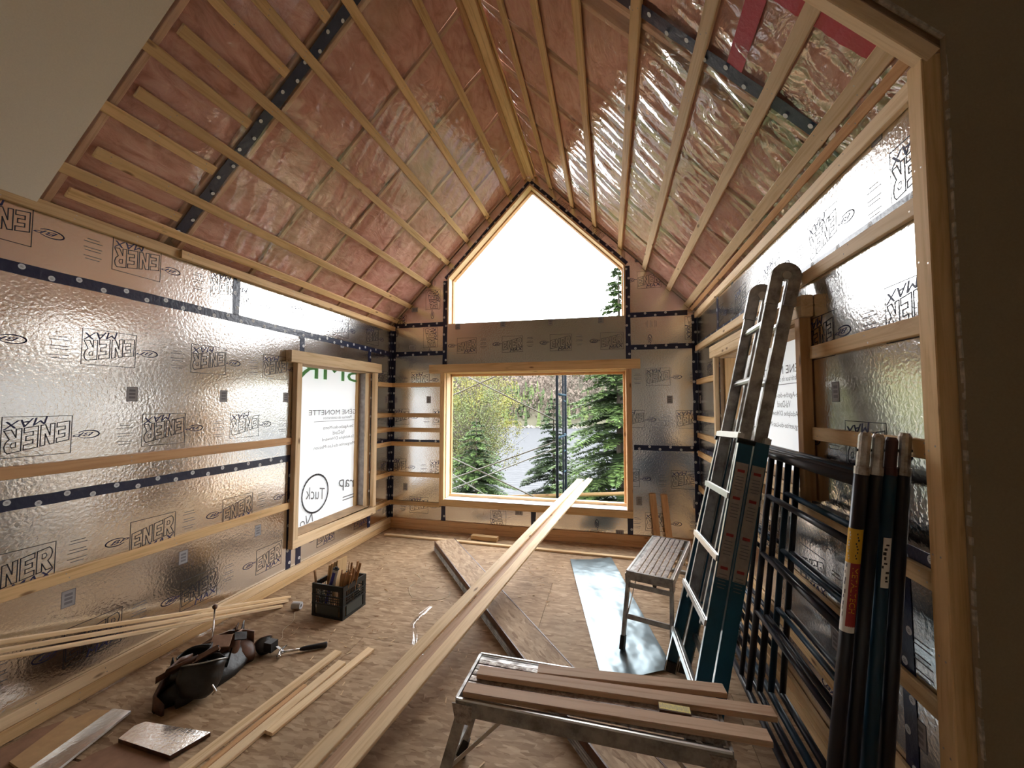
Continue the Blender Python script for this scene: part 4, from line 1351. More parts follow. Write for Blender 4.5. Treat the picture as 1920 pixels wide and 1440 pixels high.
# ------------------------------------------------------------------ milk crate with offcuts
def build_crate():
    c = V((.792, -2.135, 0)); rz = math.radians(-4)
    t = thing('milk_crate', 'black plastic milk crate full of wood offcuts near the left wall', 'crate', c, rz)
    mw = WM[t.name]
    hx, hy, H = .150, .140, .255
    def side(fn, name):
        m = MB()
        def bx(u0, z0, u1, z1, d0=0, d1=.008, mi=0):
            p, q = fn(u0, z0, d0), fn(u1, z1, d1); m.bbox([min(a, b) for a, b in zip(p, q)], [max(a, b) for a, b in zip(p, q)], mi)
        h = hx if name != 'end_panel' else hy
        bx(-h, .215, h, H, -.002, .012); bx(-h, 0, h, .018, -.001, .010); bx(-h, 0, -h + .03, .215, 0, .010); bx(h - .03, 0, h, .215, 0, .010)
        for z in (.10, .165): bx(-h, z, h, z + .008, -.004, .008)
        bx(-h + .045, .022, h - .045, .098, 0, .006, 1)
        k = -h + .03
        while k < h - .03:
            bx(k, .108, k + .004, .165, .001, .006); bx(k, .173, k + .004, .215, .001, .006); k += .018
        for z in (.125, .145): bx(-h + .03, z, h - .03, z + .004, .001, .006)
        return m.build(name, ['plastic_black', 'plastic_grey_green'], t, mw)
    side(lambda u, z, d: (hx - d, u, z), 'end_panel'); side(lambda u, z, d: (-hx + d, u, z), 'end_panel')
    side(lambda u, z, d: (u, hy - d, z), 'side_panel'); fr = side(lambda u, z, d: (u, -hy + d, z), 'side_panel')
    m = MB(); pts = [(-.05 + .1 * i / 10, -hy - .006 - .02 * math.sin(math.pi * i / 10), .20 + .012 * math.sin(math.pi * i / 10)) for i in range(11)]
    m.tube(pts, .006, 8); m.build('grip', 'plastic_black', fr, mw, smooth=True)
    m = MB(); m.bbox((-hx + .01, -hy + .01, .004), (hx - .01, hy - .01, .014)); m.build('bottom', 'plastic_black', t, mw)
    m = MB(); m.bbox((-hx + .014, -hy + .014, .015), (hx - .014, hy - .014, .05)); 
    tag(m.build('offcut_bundle', 'stick_wood', None, mw), 'layer of dark offcuts lying in the bottom of the crate', 'wood offcuts')
    rnd = random.Random(11)
    def W_(p): return mw @ V(p)
    for k in range(20):
        bx_, by_ = .052 + .014 * (k % 5), -.085 + .045 * (k // 5) + rnd.uniform(-.008, .008)
        top = V((bx_ + rnd.uniform(.02, .06) * (.4 + k % 5 / 4), by_ + rnd.uniform(.0, .03), rnd.uniform(.31, .40)))
        bot = V((bx_ - .012, by_ * .9, .055))
        tag(board('wood_shim', W_(bot), W_(top), rnd.uniform(.012, .024), rnd.uniform(.004, .007), (rnd.uniform(-1, 1), rnd.uniform(-1, 1), 0), 'stick_wood'),
            'thin brown wood shim sticking out of the right side of the crate', 'wood shim', 'wood shims in the crate')
    for k in range(4):
        x = -.122 + .022 * k
        tag(board('wood_offcut', W_((x + .0, .035 + .006 * k, .056)), W_((x + .012, .055 + .006 * k, .345 + .014 * k)), .13, .014, (1, 0, -.1), 'pine'),
            'flat pine offcut standing at the left inside the crate', 'wood offcut', 'flat offcuts in the crate')
    tag(board('wood_stake', W_((-.125, -.10, .056)), W_((-.150, -.118, .345)), .018, .012, (1, 0, 0), 'stick_wood'), 'single dark stake at the front left corner of the crate', 'wood stake')
    a, b = W_((-.045, -.100, .075)), W_((.010, -.060, .350))
    ct = thing('caulking_tube', 'white and blue caulking tube standing in the crate', 'caulking tube', a)
    m = MB(); m.tube([a, b], .0235, 16); m.build('cartridge', 'tube_white', ct, smooth=False)
    d = (b - a).normalized()
    m = MB(); m.tube([b, b + d * .008], .0245, 16); m.tube([b + d * .008, b + d * .02], [.014, .012], 10); m.build('cap', 'rubber', ct)
    m = MB(); R = frame(a, b, (0, -1, .3)); n = 6; vs, fs = [], []
    for tt in (.05, .93):
        for i in range(n + 1):
            an = math.radians(-20 + 65 * i / n)
            vs.append(a.lerp(b, tt) + R @ V((0, -.0240 * math.sin(an), .0240 * math.cos(an))))
    for i in range(n): fs.append((i, i + 1, n + 2 + i, n + 1 + i))
    m.add(vs, fs); m.build('blue_label', 'tube_blue', ct, fixn=False)
build_crate()

# ------------------------------------------------------------------ tool belt, hammers
def pouch(name, c, yaw, pitch, w, d, h, mat, parent, lip='leather_black', seed=0):
    """open leather bag: outer shell, inner shell and rolled lip; local z = towards the mouth"""
    n, rows = 28, 10
    M = Matrix.Translation(V(c)) @ Matrix.Rotation(yaw, 4, 'Z') @ Matrix.Rotation(pitch, 4, 'X')
    def ring(tt, shrink):
        out = []
        for i in range(n):
            a = 2 * math.pi * i / n
            k = .55 + .45 * min(1, tt * 1.8) ** .6
            x = math.copysign(abs(math.cos(a)) ** .75, math.cos(a)) * (w / 2 * k - shrink)
            y = math.copysign(abs(math.sin(a)) ** .75, math.sin(a)) * (d / 2 * k - shrink)
            q = 1 + .10 * noise.noise(V((x * 14, y * 14, tt * 3 + seed)))
            z = h * tt + (.02 * math.cos(a) if tt > .9 else 0) + .012 * noise.noise(V((x * 9, y * 9, seed)))
            out.append(M @ V((x * q, y * q, z)))
        return out
    m = MB()
    ro = [ring(k / rows, 0) for k in range(rows + 1)]; ri = [ring(max(.12, k / rows), .006) for k in range(rows + 1)]
    vs = [p for q in ro for p in q] + [p for q in ri for p in q]
    fs = []
    for k in range(rows):
        for i in range(n):
            j = (i + 1) % n
            fs.append((k * n + i, k * n + j, (k + 1) * n + j, (k + 1) * n + i))
            b = (rows + 1) * n
            fs.append((b + k * n + i, b + (k + 1) * n + i, b + (k + 1) * n + j, b + k * n + j))
    b = (rows + 1) * n
    for i in range(n):
        j = (i + 1) % n
        fs.append((rows * n + i, rows * n + j, b + rows * n + j, b + rows * n + i))
    fs.append(tuple(range(n - 1, -1, -1))); fs.append(tuple(b + i for i in range(n)))
    m.add(vs, fs)
    o = m.build(name, mat, parent, smooth=True)
    m = MB(); lp = ro[-1] + [ro[-1][0]]
    m.tube(lp, .0045, 6, caps=False); m.build('rim', lip, o, smooth=True)
    return o
def band(pts, w, t, mat, name, parent, ups=None):
    m = MB(); vs, fs = [], []
    pts = [V(p) for p in pts]
    for i, p in enumerate(pts):
        d = (pts[min(i + 1, len(pts) - 1)] - pts[max(0, i - 1)]).normalized()
        up = V(ups[i]) if ups else V((0, 0, 1))
        sd = d.cross(up).normalized(); nn = sd.cross(d)
        vs += [p + up * w / 2 - sd * t / 2, p + up * w / 2 + sd * t / 2, p - up * w / 2 + sd * t / 2, p - up * w / 2 - sd * t / 2]
    for i in range(len(pts) - 1):
        for k in range(4):
            fs.append((4 * i + k, 4 * i + (k + 1) % 4, 4 * i + 4 + (k + 1) % 4, 4 * i + 4 + k))
    fs += [(0, 1, 2, 3), tuple(4 * (len(pts) - 1) + k for k in (3, 2, 1, 0))]
    m.add(vs, fs)
    return m.build(name, mat, parent, smooth=True)
def build_belt():
    t = thing('tool_belt', 'heap of dark leather tool belt with open pouches on the floor by left wall', 'tool belt', (.60, -3.05, 0))
    pouch('large_pouch', (.665, -3.245, .028), math.radians(18), math.radians(-28), .22, .16, .165, 'leather_black', t, 'aluminium_dull', 1)
    pouch('nail_pouch', (.560, -2.985, .015), math.radians(40), math.radians(-20), .20, .13, .18, 'leather_brown', t, 'leather_tan', 4)
    pouch('side_pouch', (.665, -2.885, .020), math.radians(70), math.radians(-62), .13, .10, .15, 'leather_brown', t, 'leather_tan', 7)
    pouch('small_pouch', (.70, -2.790, .022), math.radians(50), math.radians(-70), .10, .07, .10, 'leather_black', t, 'leather_tan', 9)
    pouch('back_pouch', (.505, -3.10, .015), math.radians(20), math.radians(8), .17, .10, .18, 'leather_black', t, 'leather_black', 12)
    m = MB(); m.bar((.545, -3.045, 0.212), (.63, -2.985, 0.197), .075, .012, (0, -.6, .8)); m.build('leather_flap', 'leather_tan', t)
    m = MB(); m.bar((.625, -2.955, 0.207), (.66, -2.90, 0.187), .05, .010, (.4, -.4, .8)); m.build('leather_flap', 'leather_black', t)
    m = MB(); m.bar((.585, -3.20, 0.187), (.640, -3.08, 0.212), .035, .010, (.3, 0, .9)); m.build('leather_flap', 'leather_brown', t)
    m = MB(); vs, fs = [], []; nu, nv = 30, 10
    for j in range(nv + 1):
        for i in range(nu):
            a = 2 * math.pi * i / nu; h = math.pi / 2 * j / nv
            q = 1 + .28 * noise.noise(V((math.cos(a) * 2.2, math.sin(a) * 2.2, h * 2)))
            vs.append((.555 + .125 * math.cos(a) * math.cos(h) * q, -3.06 + .27 * math.sin(a) * math.cos(h) * q, .002 + .145 * math.sin(h) * (1 + .5 * noise.noise(V((a, h * 3, 2))) * (1 - j / nv))))
    for j in range(nv):
        for i in range(nu):
            fs.append((j * nu + i, j * nu + (i + 1) % nu, (j + 1) * nu + (i + 1) % nu, (j + 1) * nu + i))
    m.add(vs, fs); m.build('padded_belt', 'leather_black', t, smooth=True)
    rnd = random.Random(4)
    for k in range(16):
        c = V((.56 + rnd.uniform(-.10, .12), -3.06 + rnd.uniform(-.20, .22), rnd.uniform(.10, .17)))
        pts = [c + V((rnd.uniform(-.09, .09), rnd.uniform(-.09, .09), rnd.uniform(-.05, .06))) for _ in range(3)]
        band([pts[0], pts[0].lerp(pts[1], .5) + V((0, 0, .02)), pts[1], pts[2]], rnd.uniform(.03, .06), .007, rnd.choice(('leather_brown', 'leather_black', 'leather_black')), 'belt_loop', t, [(0, 0, 1), (.2, .3, .9), (.3, 0, .9), (0, .4, .8)])
    band([(.60, -3.36, .02), (.52, -3.35, .05), (.47, -3.28, .07), (.44, -3.18, .10), (.43, -3.07, .12), (.45, -2.96, .14), (.50, -2.88, .15), (.57, -2.83, .14), (.62, -2.80, .12)], .075, .012, 'leather_brown', 'belt_strap', t)
    band([(.47, -3.30, .035), (.41, -3.26, .02), (.37, -3.17, .012), (.33, -3.13, .010)], .035, .006, 'leather_brown', 'loose_strap', t, [(0, .3, 1), (.3, .5, .8), (.5, .5, .5), (.5, .6, .3)])
    m = MB(); c = V((.325, -3.125, .014)); m.tube([c + V((.02 * math.cos(a), .014 * math.sin(a), 0)) for a in [i * math.pi / 6 for i in range(13)]], .004, 6, caps=False); m.build('buckle', 'chrome', t)
    m = MB(); m.tube([(.745, -3.205, .09), (.765, -3.195, .05), (.75, -3.20, .03)], .006, 8); m.build('clip', 'chrome', t)
    m = MB(); m.tube([(.60, -3.10, .19), (.625, -3.09, .205), (.65, -3.075, .195)], .012, 8); m.build('rivet_ring', 'chrome', t)
    m = MB(); m.bbox((.70, -2.80, .03), (.76, -2.74, .09)); m.build('tape_measure_case', 'rubber', t)
    m = MB(); m.bar((.745, -2.755, .062), (.80, -2.73, .006), .022, .002, (0, 0, 1)); m.build('tape_measure_blade', 'tube_white', t)
build_belt()
def hammer(label, head, end, claw_up):
    a, b = V(head), V(end); d = (b - a).normalized()
    t = thing('hammer', label, 'hammer', (a.x, a.y, 0))
    m = MB(); m.tube([a, a.lerp(b, .45)], .008, 10); m.build('steel_neck', 'chrome', t, smooth=True)
    m = MB(); m.tube([a.lerp(b, .42), a.lerp(b, .5), a.lerp(b, .9), a.lerp(b, .98), b], [.010, .0145, .0165, .0185, .013], 12); m.build('rubber_grip', 'rubber', t, smooth=True)
    sd = d.cross(V(claw_up)).normalized()
    m = MB()
    m.tube([a + sd * .0, a + sd * .025, a + sd * .030, a + sd * .045, a + sd * .052], [.013, .011, .010, .015, .0145], 12)
    for q in (-1, 1):
        m.tube([a, a - sd * .03 + V(claw_up) * .004, a - sd * .06 + V(claw_up) * -.002 + d * .012 + V(claw_up).cross(sd) * 0 + V((0, 0, 0)), a - sd * .085 + d * .03], [.012, .009, .006, .003], 6)
    m.build('claw_head', 'chrome', t, smooth=True)
hammer('claw hammer with black rubber grip lying flat on the floor', (.800, -2.765, .020), (1.045, -2.605, .019), (0, 0, 1))
def build_rod():
    t = thing('nail_puller', 'thin steel tool standing out of the tool belt toward the left wall', 'hand tool', (.43, -2.93, .12))
    a, b = V((.445, -2.955, .12)), V((.315, -2.83, .29))
    m = MB(); m.tube([a, b], .0055, 8); m.build('shaft', 'chrome', t, smooth=True)
    m = MB(); d = (b - a).normalized(); m.tube([b - d * .005, b + d * .012, b + d * .022], [.012, .017, .009], 10); m.tube([b + V((-.02, .01, 0)), b + V((.02, -.01, .006))], .008, 8); m.build('head', 'leather_brown', t, smooth=True)
build_rod()

# ------------------------------------------------------------------ scraps and litter
def slab_poly(name, pts, z0, th, mats, label, cat, curl=None, group=None):
    n = len(pts)
    m = MB(); top = [(p[0], p[1], z0 + th + (curl[i] if curl else 0)) for i, p in enumerate(pts)]; bot = [(p[0], p[1], z0 + (curl[i] if curl else 0)) for i, p in enumerate(pts)]
    m.add(top + bot, [tuple(range(n))], 0); m.add(top + bot, [tuple(range(2 * n - 1, n - 1, -1))] + [(i, (i + 1) % n, n + (i + 1) % n, n + i) for i in range(n)], 1)
    return tag(m.build(name, mats), label, cat, group)
slab_poly('kraft_sheet', [(.06, -3.95), (.34, -3.90), (.36, -3.70), (.24, -3.50), (.16, -3.46), (.05, -3.60)], .001, .002, ['kraft', 'kraft'], 'dark brown kraft sheet under the cardboard strip in the corner', 'paper sheet')
slab_poly('kraft_sheet', [(.46, -3.95), (1.00, -3.90), (.98, -3.60), (.86, -3.53), (.62, -3.47), (.53, -3.62)], .001, .003, ['kraft', 'kraft'], 'pinkish brown sheet lying under the foil foam offcut', 'paper sheet')
slab_poly('cardboard_strip', [(.22, -3.76), (.36, -3.78), (.30, -3.41), (.20, -3.43), (.185, -3.50), (.14, -3.49)], .005, .012, ['cardboard', 'cardboard'], 'tan cardboard strip beside the long foil strip', 'cardboard', [0, 0, 0, 0, 0, 0])
slab_poly('foil_strip', [(.375, -3.86), (.52, -3.86), (.432, -3.40), (.305, -3.405)], .005, .012, ['foil', 'foam_edge'], 'long narrow foil faced foam strip on the floor', 'foam strip', [.0, .0, .012, .006])
slab_poly('foil_offcut', [(.575, -3.55), (.93, -3.565), (.985, -3.41), (.585, -3.435), (.56, -3.47)], .005, .020, ['foil', 'leather_brown'], 'wide foil faced foam offcut on the floor by the pine strips', 'foam offcut')
def twine_curve(name, pts, r, mat, label, cat):
    pts = [V(p) for p in pts]; out = []
    for i in range(len(pts) - 1):
        p0, p1, p2, p3 = pts[max(i - 1, 0)], pts[i], pts[i + 1], pts[min(i + 2, len(pts) - 1)]
        for k in range(6):
            t = k / 6
            out.append(.5 * ((2 * p1) + (p2 - p0) * t + (2 * p0 - 5 * p1 + 4 * p2 - p3) * t * t + (3 * p1 - p0 - 3 * p2 + p3) * t ** 3))
    out.append(pts[-1])
    m = MB(); m.tube(out, r, 6)
    return tag(m.build(name, mat, smooth=True), label, cat)
twine_curve('twine', [(.70, -2.74, .055), (.66, -2.60, .004), (.58, -2.50, .003), (.56, -2.38, .003), (.47, -2.26, .004)], .0016, 'twine', 'pale twine running from the tool belt to the white roll', 'twine')
twine_curve('twine', [(1.28, -1.80, .003), (1.21, -1.72, .003), (1.16, -1.60, .003), (1.19, -1.45, .003), (1.05, -1.32, .003)], .0016, 'twine', 'pale loose string curling on the floor behind the crate', 'string')
twine_curve('twine', [(1.30, -1.85, .003), (1.50, -1.80, .003), (1.58, -1.72, .003), (1.56, -1.62, .003)], .0016, 'twine', 'thin string on the floor left of the scaffold plank', 'string')
def build_roll():
    m = MB(); c = V((.445, -2.215, 0)); n = 20
    a, b = c + V((-.035, .0, .03)), c + V((.035, .012, .03))
    d = (b - a).normalized(); s = d.cross(V((0, 0, 1))).normalized()
    def rg(p, r): return [p + (s * math.cos(2 * math.pi * i / n) + V((0, 0, 1)) * math.sin(2 * math.pi * i / n)) * r for i in range(n)]
    vs = rg(a, .029) + rg(b, .029) + rg(a, .012) + rg(b, .012); fs = []
    for i in range(n):
        j = (i + 1) % n
        fs += [(i, j, n + j, n + i), (2 * n + j, 2 * n + i, 3 * n + i, 3 * n + j), (j, i, 2 * n + i, 2 * n + j), (n + i, n + j, 3 * n + j, 3 * n + i)]
    m.add(vs, fs); tag(m.build('twine_roll', 'tube_white', smooth=False), 'small white roll on the floor between crate and left wall', 'roll')
build_roll()
def crumple(name, path, w, label, seed):
    m = MB(); vs, fs = [], []; pts = [V(p) for p in path]; rnd = random.Random(seed); k = 6
    for i, p in enumerate(pts):
        d = (pts[min(i + 1, len(pts) - 1)] - pts[max(i - 1, 0)]).normalized(); s = d.cross(V((0, 0, 1))).normalized()
        for j in range(k + 1):
            vs.append(p + s * w * (j / k - .5) * (.6 + .6 * rnd.random()) + V((0, 0, .003 + .018 * rnd.random())))
    for i in range(len(pts) - 1):
        for j in range(k):
            q = i * (k + 1) + j; fs.append((q, q + 1, q + k + 2, q + k + 1))
    m.add(vs, fs); tag(m.build(name, 'clear_plastic', smooth=True, fixn=False), label, 'plastic wrap')
crumple('plastic_scrap', [(1.52, -1.93, 0), (1.50, -2.02, 0), (1.49, -2.12, 0), (1.50, -2.22, 0), (1.55, -2.30, 0), (1.60, -2.38, 0), (1.63, -2.46, 0)], .04, 'twisted clear plastic strip lying on the floor', 3)
crumple('plastic_scrap', [(1.58, -2.60, 0), (1.62, -2.57, 0), (1.67, -2.55, 0), (1.72, -2.52, 0), (1.76, -2.50, 0)], .10, 'crumpled clear plastic piece beside the long boards', 4)
crumple('plastic_scrap', [(.062 + .012 * math.sin(k * 1.7), -3.75 + k * .09, 0) for k in range(16)], .030, 'thin clear plastic edge along the foot of the left wall', 6)
def build_chips():
    rnd = random.Random(21); m = MB()
    for k in range(420):
        if rnd.random() < .5:
            x, y = rnd.uniform(.15, 3.6), rnd.uniform(-3.6, -.45)
        else:
            cx, cy_ = rnd.choice(((1.0, -1.7), (2.7, -1.2), (.95, -2.45), (3.5, -1.0), (1.3, -2.9), (2.2, -1.0)))
            x, y = rnd.gauss(cx, .25), rnd.gauss(cy_, .25)
        if not (.1 < x < 3.6 and -3.8 < y < -.5): continue
        q = (x - 1.085) * .792 + (y + .62) * .611
        if abs(q) < .16 or (.55 < x < 1.0 and -2.35 < y < -1.9) or (.28 < x < .85 and -3.45 < y < -2.65) or (2.5 < x < 3.42 and -2.6 < y < -.4): continue
        L, w = rnd.uniform(.008, .045), rnd.uniform(.002, .007)
        m.box((x, y, .002 + rnd.uniform(0, .003)), (L, w, rnd.uniform(.001, .003)), Euler((0, rnd.uniform(-.12, .12), rnd.uniform(0, 3.14))).to_matrix(), 0 if rnd.random() < .75 else 1)
    tag(m.build('wood_chips', ['pine_pale', 'stick_wood'], fixn=False), 'scattered small wood chips and sawdust splinters over the subfloor', 'wood chips', kind='stuff')
build_chips()

# ------------------------------------------------------------------ outdoors
def ground_z(x, y):
    if y < 1.2: return -2.2
    if y < 34: return -2.2 - (y - 1.2) / 32.8 * 5.6
    return -7.8
def build_outdoors():
    m = MB(); vs, fs = [], []; nx, ny = 40, 30
    for i in range(nx + 1):
        for j in range(ny + 1):
            x = -40 + 80 * i / nx; y = -12 + 48 * j / ny
            vs.append((x, y, ground_z(x, y) + (.3 * noise.noise(V((x * .2, y * .2, 0))) if y > 2 else 0)))
    for i in range(nx):
        for j in range(ny):
            k = i * (ny + 1) + j; fs.append((k, k + 1, k + ny + 2, k + ny + 1))
    m.add(vs, fs); tag(m.build('ground', 'grass_ground', smooth=True, fixn=False), 'grassy slope outside falling to the lake', 'ground', kind='structure')
    m = MB(); m.add([(-260, 20, -7.5), (220, 20, -7.5), (220, 190, -7.5), (-260, 190, -7.5)], [(0, 1, 2, 3)])
    tag(m.build('lake', 'lake_water', fixn=False), 'pale grey lake seen through the picture window', 'lake', kind='structure')
    # far hillside
    def hz(x, y):
        d = max(0, y - 152)
        return -7.8 + 46 * (1 - math.exp(-d / 75)) * (1 + .10 * math.sin(x * .02 + 1)) + 3 * noise.noise(V((x * .02, y * .02, 0)))
    m = MB(); vs, fs = [], []; nx, ny = 60, 24
    for i in range(nx + 1):
        for j in range(ny + 1):
            x = -280 + 520 * i / nx; y = 150 + 200 * j / ny
            vs.append((x, y, hz(x, y)))
    for i in range(nx):
        for j in range(ny):
            k = i * (ny + 1) + j; fs.append((k, k + 1, k + ny + 2, k + ny + 1))
    m.add(vs, fs); tag(m.build('hillside', 'hill_ground', smooth=True, fixn=False), 'wooded hillside across the lake', 'hill', kind='structure')
    rnd = random.Random(31); m = MB()
    for k in range(6500):
        x = rnd.uniform(-115, 40); y = rnd.uniform(157, 300)
        z = hz(x, y) - .5
        grn = noise.noise(V((x * .03, y * .03, 4))) + rnd.uniform(-.35, .35) - (y - 170) * .006
        if grn > .05:
            h, r = rnd.uniform(5, 9.5), rnd.uniform(.9, 1.6); mi = 0 if rnd.random() < .6 else 1
            n = 6
            for lv in range(3):
                z0 = z + h * (.08 + .28 * lv); z1 = z + h * (.55 + .225 * lv); rr = r * (1 - .26 * lv)
                m.add([(x + rr * math.cos(a) * rnd.uniform(.75, 1.2), y + rr * math.sin(a) * rnd.uniform(.75, 1.2), z0) for a in [i * 2 * math.pi / n for i in range(n)]] + [(x, y, z1)], [(i, (i + 1) % n, n) for i in range(n)], mi)
        else:
            h, r = rnd.uniform(5, 8), rnd.uniform(1.3, 2.1)
            for q in range(13):
                a = rnd.uniform(0, 6.28); rr = r * rnd.random() ** .5
                c = V((x + rr * math.cos(a), y + rr * math.sin(a), z + h * rnd.uniform(.25, 1.0)))
                e = [c + V((rnd.gauss(0, .42), rnd.gauss(0, .42), rnd.gauss(0, .62))) for _ in range(3)]
                m.add(e, [(0, 1, 2)], 2)
    tag(m.build('hill_forest', ['far_green', 'far_green_light', 'far_bare'], fixn=False), 'mixed bare and evergreen forest covering the far hillside', 'forest', kind='stuff')
    # trees along the far shore
    for k in range(18):
        x = -64 + k * 4.4 + rnd.uniform(-1, 1); y = 152 + rnd.uniform(0, 1.5); h = rnd.uniform(7, 13); r = h * .125; z = hz(x, y) - .3
        m = MB(); n = 9
        for lv in range(7):
            f0 = .06 + .125 * lv; rr = r * (1 - f0) * 1.1; zz = h * f0
            m.add([(rr * math.cos(a) * rnd.uniform(.7, 1.2), rr * math.sin(a) * rnd.uniform(.7, 1.2), zz - h * .02 * rnd.random()) for a in [i * 2 * math.pi / n for i in range(n)]] + [(0, 0, zz + h * .22)], [(i, (i + 1) % n, n) for i in range(n)])
        tag(m.build('shore_evergreen', 'far_green' if k % 3 else 'far_green_light', None, Matrix.Translation((x, y, z)), fixn=False), 'evergreen tree in the row along the far lake shore', 'tree', 'evergreens on the far shore')
    m = MB()
    for k in range(70):
        x = -70 + k * 1.15 + rnd.uniform(-.5, .5); s = rnd.uniform(.5, 1.3)
        m.box((x, 150.5 + rnd.uniform(-.6, .6), -7.35), (s * 1.6, s, s * .7), Euler((rnd.random(), rnd.random(), rnd.random())).to_matrix())
    tag(m.build('shore_rocks', 'shore_rock'), 'pale rocks along the far waterline', 'rocks', kind='stuff')
build_outdoors()

def conifer(loc, H, R, label, seed, mats, dens=1.0, nstart=.05, group='spruce trees outside the window'):
    rnd = random.Random(seed)
    t = thing('spruce_tree', label, 'tree', loc, 0, group)
    mw = WM[t.name]
    m = MB(); m.tube([(0, 0, 0), (0, 0, H * .5), (0, 0, H * .98)], [H * .018, H * .011, .01], 8); m.build('trunk', 'bark', t, mw)
    m = MB(); vs, fs, mi = [], [], []
    whorls = int(H / .17)
    for wv in range(whorls):
        f = nstart + (1 - nstart) * wv / whorls
        z = H * f + rnd.uniform(-.06, .06); L = R * (1 - f) ** .85 * rnd.uniform(.85, 1.1) + .08
        nb = int((6 + 5 * (1 - f)) * dens)
        for b in range(nb):
            az = rnd.uniform(0, 2 * math.pi); ln = L * rnd.uniform(.65, 1.12)
            d = V((math.cos(az), math.sin(az), 0)); sd = V((-d.y, d.x, 0))
            ns = max(5, int(ln / .055))
            for k in range(ns):
                s = (k + .5) / ns
                if s < .12: continue
                droop = -.30 * ln * s * s + .12 * ln * max(0, s - .7) - .05 * ln * s + .18 * ln * s * f
                p = d * (ln * s) + V((0, 0, z + droop))
                wd = .30 * ln * (1 - s) ** .6 * (s + .25) + .05
                for q in (-1, 1):
                    for rep in range(3):
                        tip = p + (sd * q * wd * rnd.uniform(.5, 1.15) + d * rnd.uniform(.04, .16) + V((0, 0, rnd.uniform(-.10, .03))))
                        ax = (tip - p).normalized(); up = V((rnd.uniform(-.4, .4), rnd.uniform(-.4, .4), 1)).normalized(); sw = ax.cross(up).normalized() * rnd.uniform(.016, .034)
                        i0 = len(vs)
                        vs += [p - sw * .6, p.lerp(tip, .5) - sw * 1.3, tip, p.lerp(tip, .5) + sw * 1.3]
                        fs.append((i0, i0 + 1, i0 + 2, i0 + 3))
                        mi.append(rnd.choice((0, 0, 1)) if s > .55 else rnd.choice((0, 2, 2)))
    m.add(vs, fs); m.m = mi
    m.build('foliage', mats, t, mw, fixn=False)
S_ = ['spruce_a', 'spruce_b', 'spruce_c']
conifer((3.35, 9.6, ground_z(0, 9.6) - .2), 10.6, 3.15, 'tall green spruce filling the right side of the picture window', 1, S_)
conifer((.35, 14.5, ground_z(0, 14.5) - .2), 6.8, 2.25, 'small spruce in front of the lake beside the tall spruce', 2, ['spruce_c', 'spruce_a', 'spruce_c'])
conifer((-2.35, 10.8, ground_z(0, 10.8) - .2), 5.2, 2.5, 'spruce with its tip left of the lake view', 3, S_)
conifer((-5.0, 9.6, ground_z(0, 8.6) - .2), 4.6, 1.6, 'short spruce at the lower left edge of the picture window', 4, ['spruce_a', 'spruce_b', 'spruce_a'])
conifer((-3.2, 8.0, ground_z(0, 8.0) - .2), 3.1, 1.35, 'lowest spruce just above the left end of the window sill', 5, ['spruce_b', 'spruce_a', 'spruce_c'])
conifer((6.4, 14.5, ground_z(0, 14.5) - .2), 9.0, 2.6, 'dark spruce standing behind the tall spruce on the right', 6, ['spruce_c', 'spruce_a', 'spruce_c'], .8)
def leafy_tree(loc, H, R, label, seed, leaf, n_leaf, twigs):
    rnd = random.Random(seed); t = thing('leafy_tree', label, 'tree', loc, 0, 'leafy trees outside the window'); mw = WM[t.name]
    m = MB(); m.tube([(0, 0, 0), (.05, .02, H * .3), (0, 0, H * .75)], [.09, .06, .02], 8); m.build('trunk', 'bark', t, mw)
    m = MB(); lv = MB(); tips = []
    for k in range(twigs):
        az = rnd.uniform(0, 6.28); zb = H * rnd.uniform(.12, .7); ln = R * rnd.uniform(.6, 1.1)
        d = V((math.cos(az), math.sin(az), 0)); a = V((0, 0, zb)); b = a + d * ln * .5 + V((0, 0, ln * .55)); c = a + d * ln * rnd.uniform(.8, 1.0) + V((0, 0, ln * rnd.uniform(.7, 1.5)))
        m.tube([a, b, c], [.016, .009, .003], 4, caps=False)
        tips.append((a, b, c))
        for q in range(3):
            s = b.lerp(c, rnd.random()); e = s + V((rnd.gauss(0, .25), rnd.gauss(0, .25), rnd.uniform(.1, .5))); m.tube([s, e], [.005, .002], 3, caps=False); tips.append((s, s.lerp(e, .5), e))
    m.build('branches', 'bark', t, mw, fixn=False)
    for k in range(n_leaf):
        a, b, c = rnd.choice(tips); s = rnd.random(); p = (a.lerp(b, s * 2) if s < .5 else b.lerp(c, s * 2 - 1)) + V((rnd.gauss(0, .12), rnd.gauss(0, .12), rnd.gauss(0, .12)))
        u = V((rnd.gauss(0, 1), rnd.gauss(0, 1), rnd.gauss(0, 1))).normalized() * rnd.uniform(.03, .055); w = u.cross(V((rnd.gauss(0, 1), rnd.gauss(0, 1), rnd.gauss(0, 1)))).normalized() * u.length * .55
        lv.add([p - u, p + w, p + u, p - w], [(0, 1, 2, 3)])
    lv.build('leaves', leaf, t, mw, fixn=False)
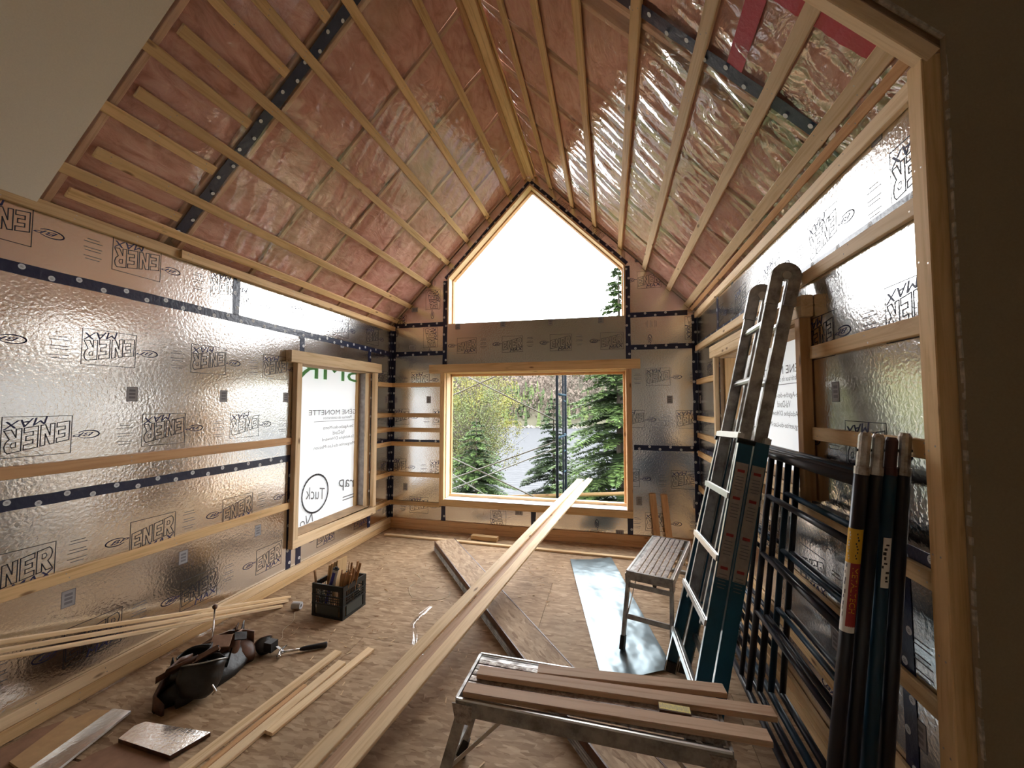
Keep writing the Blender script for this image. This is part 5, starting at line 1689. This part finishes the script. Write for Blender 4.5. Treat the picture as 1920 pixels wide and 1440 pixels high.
leafy_tree((-4.2, 16.2, ground_z(0, 16.2)), 9.6, 2.9, 'yellow green leafy tree at the left of the picture window', 5, 'leaf_yellow', 24000, 150)
leafy_tree((-9.6, 20.5, ground_z(0, 20.5)), 10.5, 2.6, 'taller yellowish tree behind at the far left of the window', 6, 'leaf_yellow', 9000, 70)
leafy_tree((-3.6, 12.9, ground_z(0, 12.9)), 6.6, 2.1, 'nearly bare shrub tree with fine branches above the left spruce', 8, 'leaf_green', 12000, 170)

def build_outside_scaffold():
    t = thing('scaffold_tower', 'steel scaffold tower with crossed braces outside the picture window', 'scaffold', (1.3, 1.4, -2.2))
    r = .021
    for x, y, m_ in ((2.235, .80, 'outdoor_navy'), (2.28, 1.55, 'outdoor_navy'), (2.265, 1.32, 'outdoor_navy'), (.25, .80, 'outdoor_navy'), (.25, 1.50, 'outdoor_navy')):
        m = MB(); m.tube([(x, y, -2.2), (x, y, 2.95 if (x, y) == (2.235, .80) else 2.7)], r if x != 2.265 else .014, 10); m.build('post', m_, t, smooth=True)
    for z in (-.9, -.3, .30, .62, .95, 1.22, 1.75):
        m = MB(); m.tube([(2.265, 1.32, z), (2.28, 1.55, z)], .012, 8); m.build('rung', 'outdoor_blue', t, smooth=True)
    for z in (1.20, 1.85):
        m = MB(); m.tube([(2.235, .80, z), (2.28, 1.55, z)], .018, 8); m.build('cross_tube', 'outdoor_blue', t, smooth=True)
    for a, b in (((.60, .84, 2.24), (2.235, .84, 1.45)), ((.25, .84, 1.70), (1.45, .84, 2.20)),
                 ((.25, .84, .41), (2.235, .84, 1.16)), ((.25, 1.52, .20), (2.27, 1.52, 1.04)),
                 ((.25, .84, 1.00), (2.1, .84, .24)), ((.25, 1.52, .52), (1.3, 1.52, -.05))):
        m = MB(); m.tube([a, b], .010, 8); m.build('brace', 'brace_grey', t, smooth=True)
    tag(board('outside_plank', (1.20, 1.05, .235), (3.9, 1.15, .44), .14, .040, (0, .35, 1), 'lumber_outside'), 'bright lumber plank on the scaffold outside the picture window', 'plank')
build_outside_scaffold()
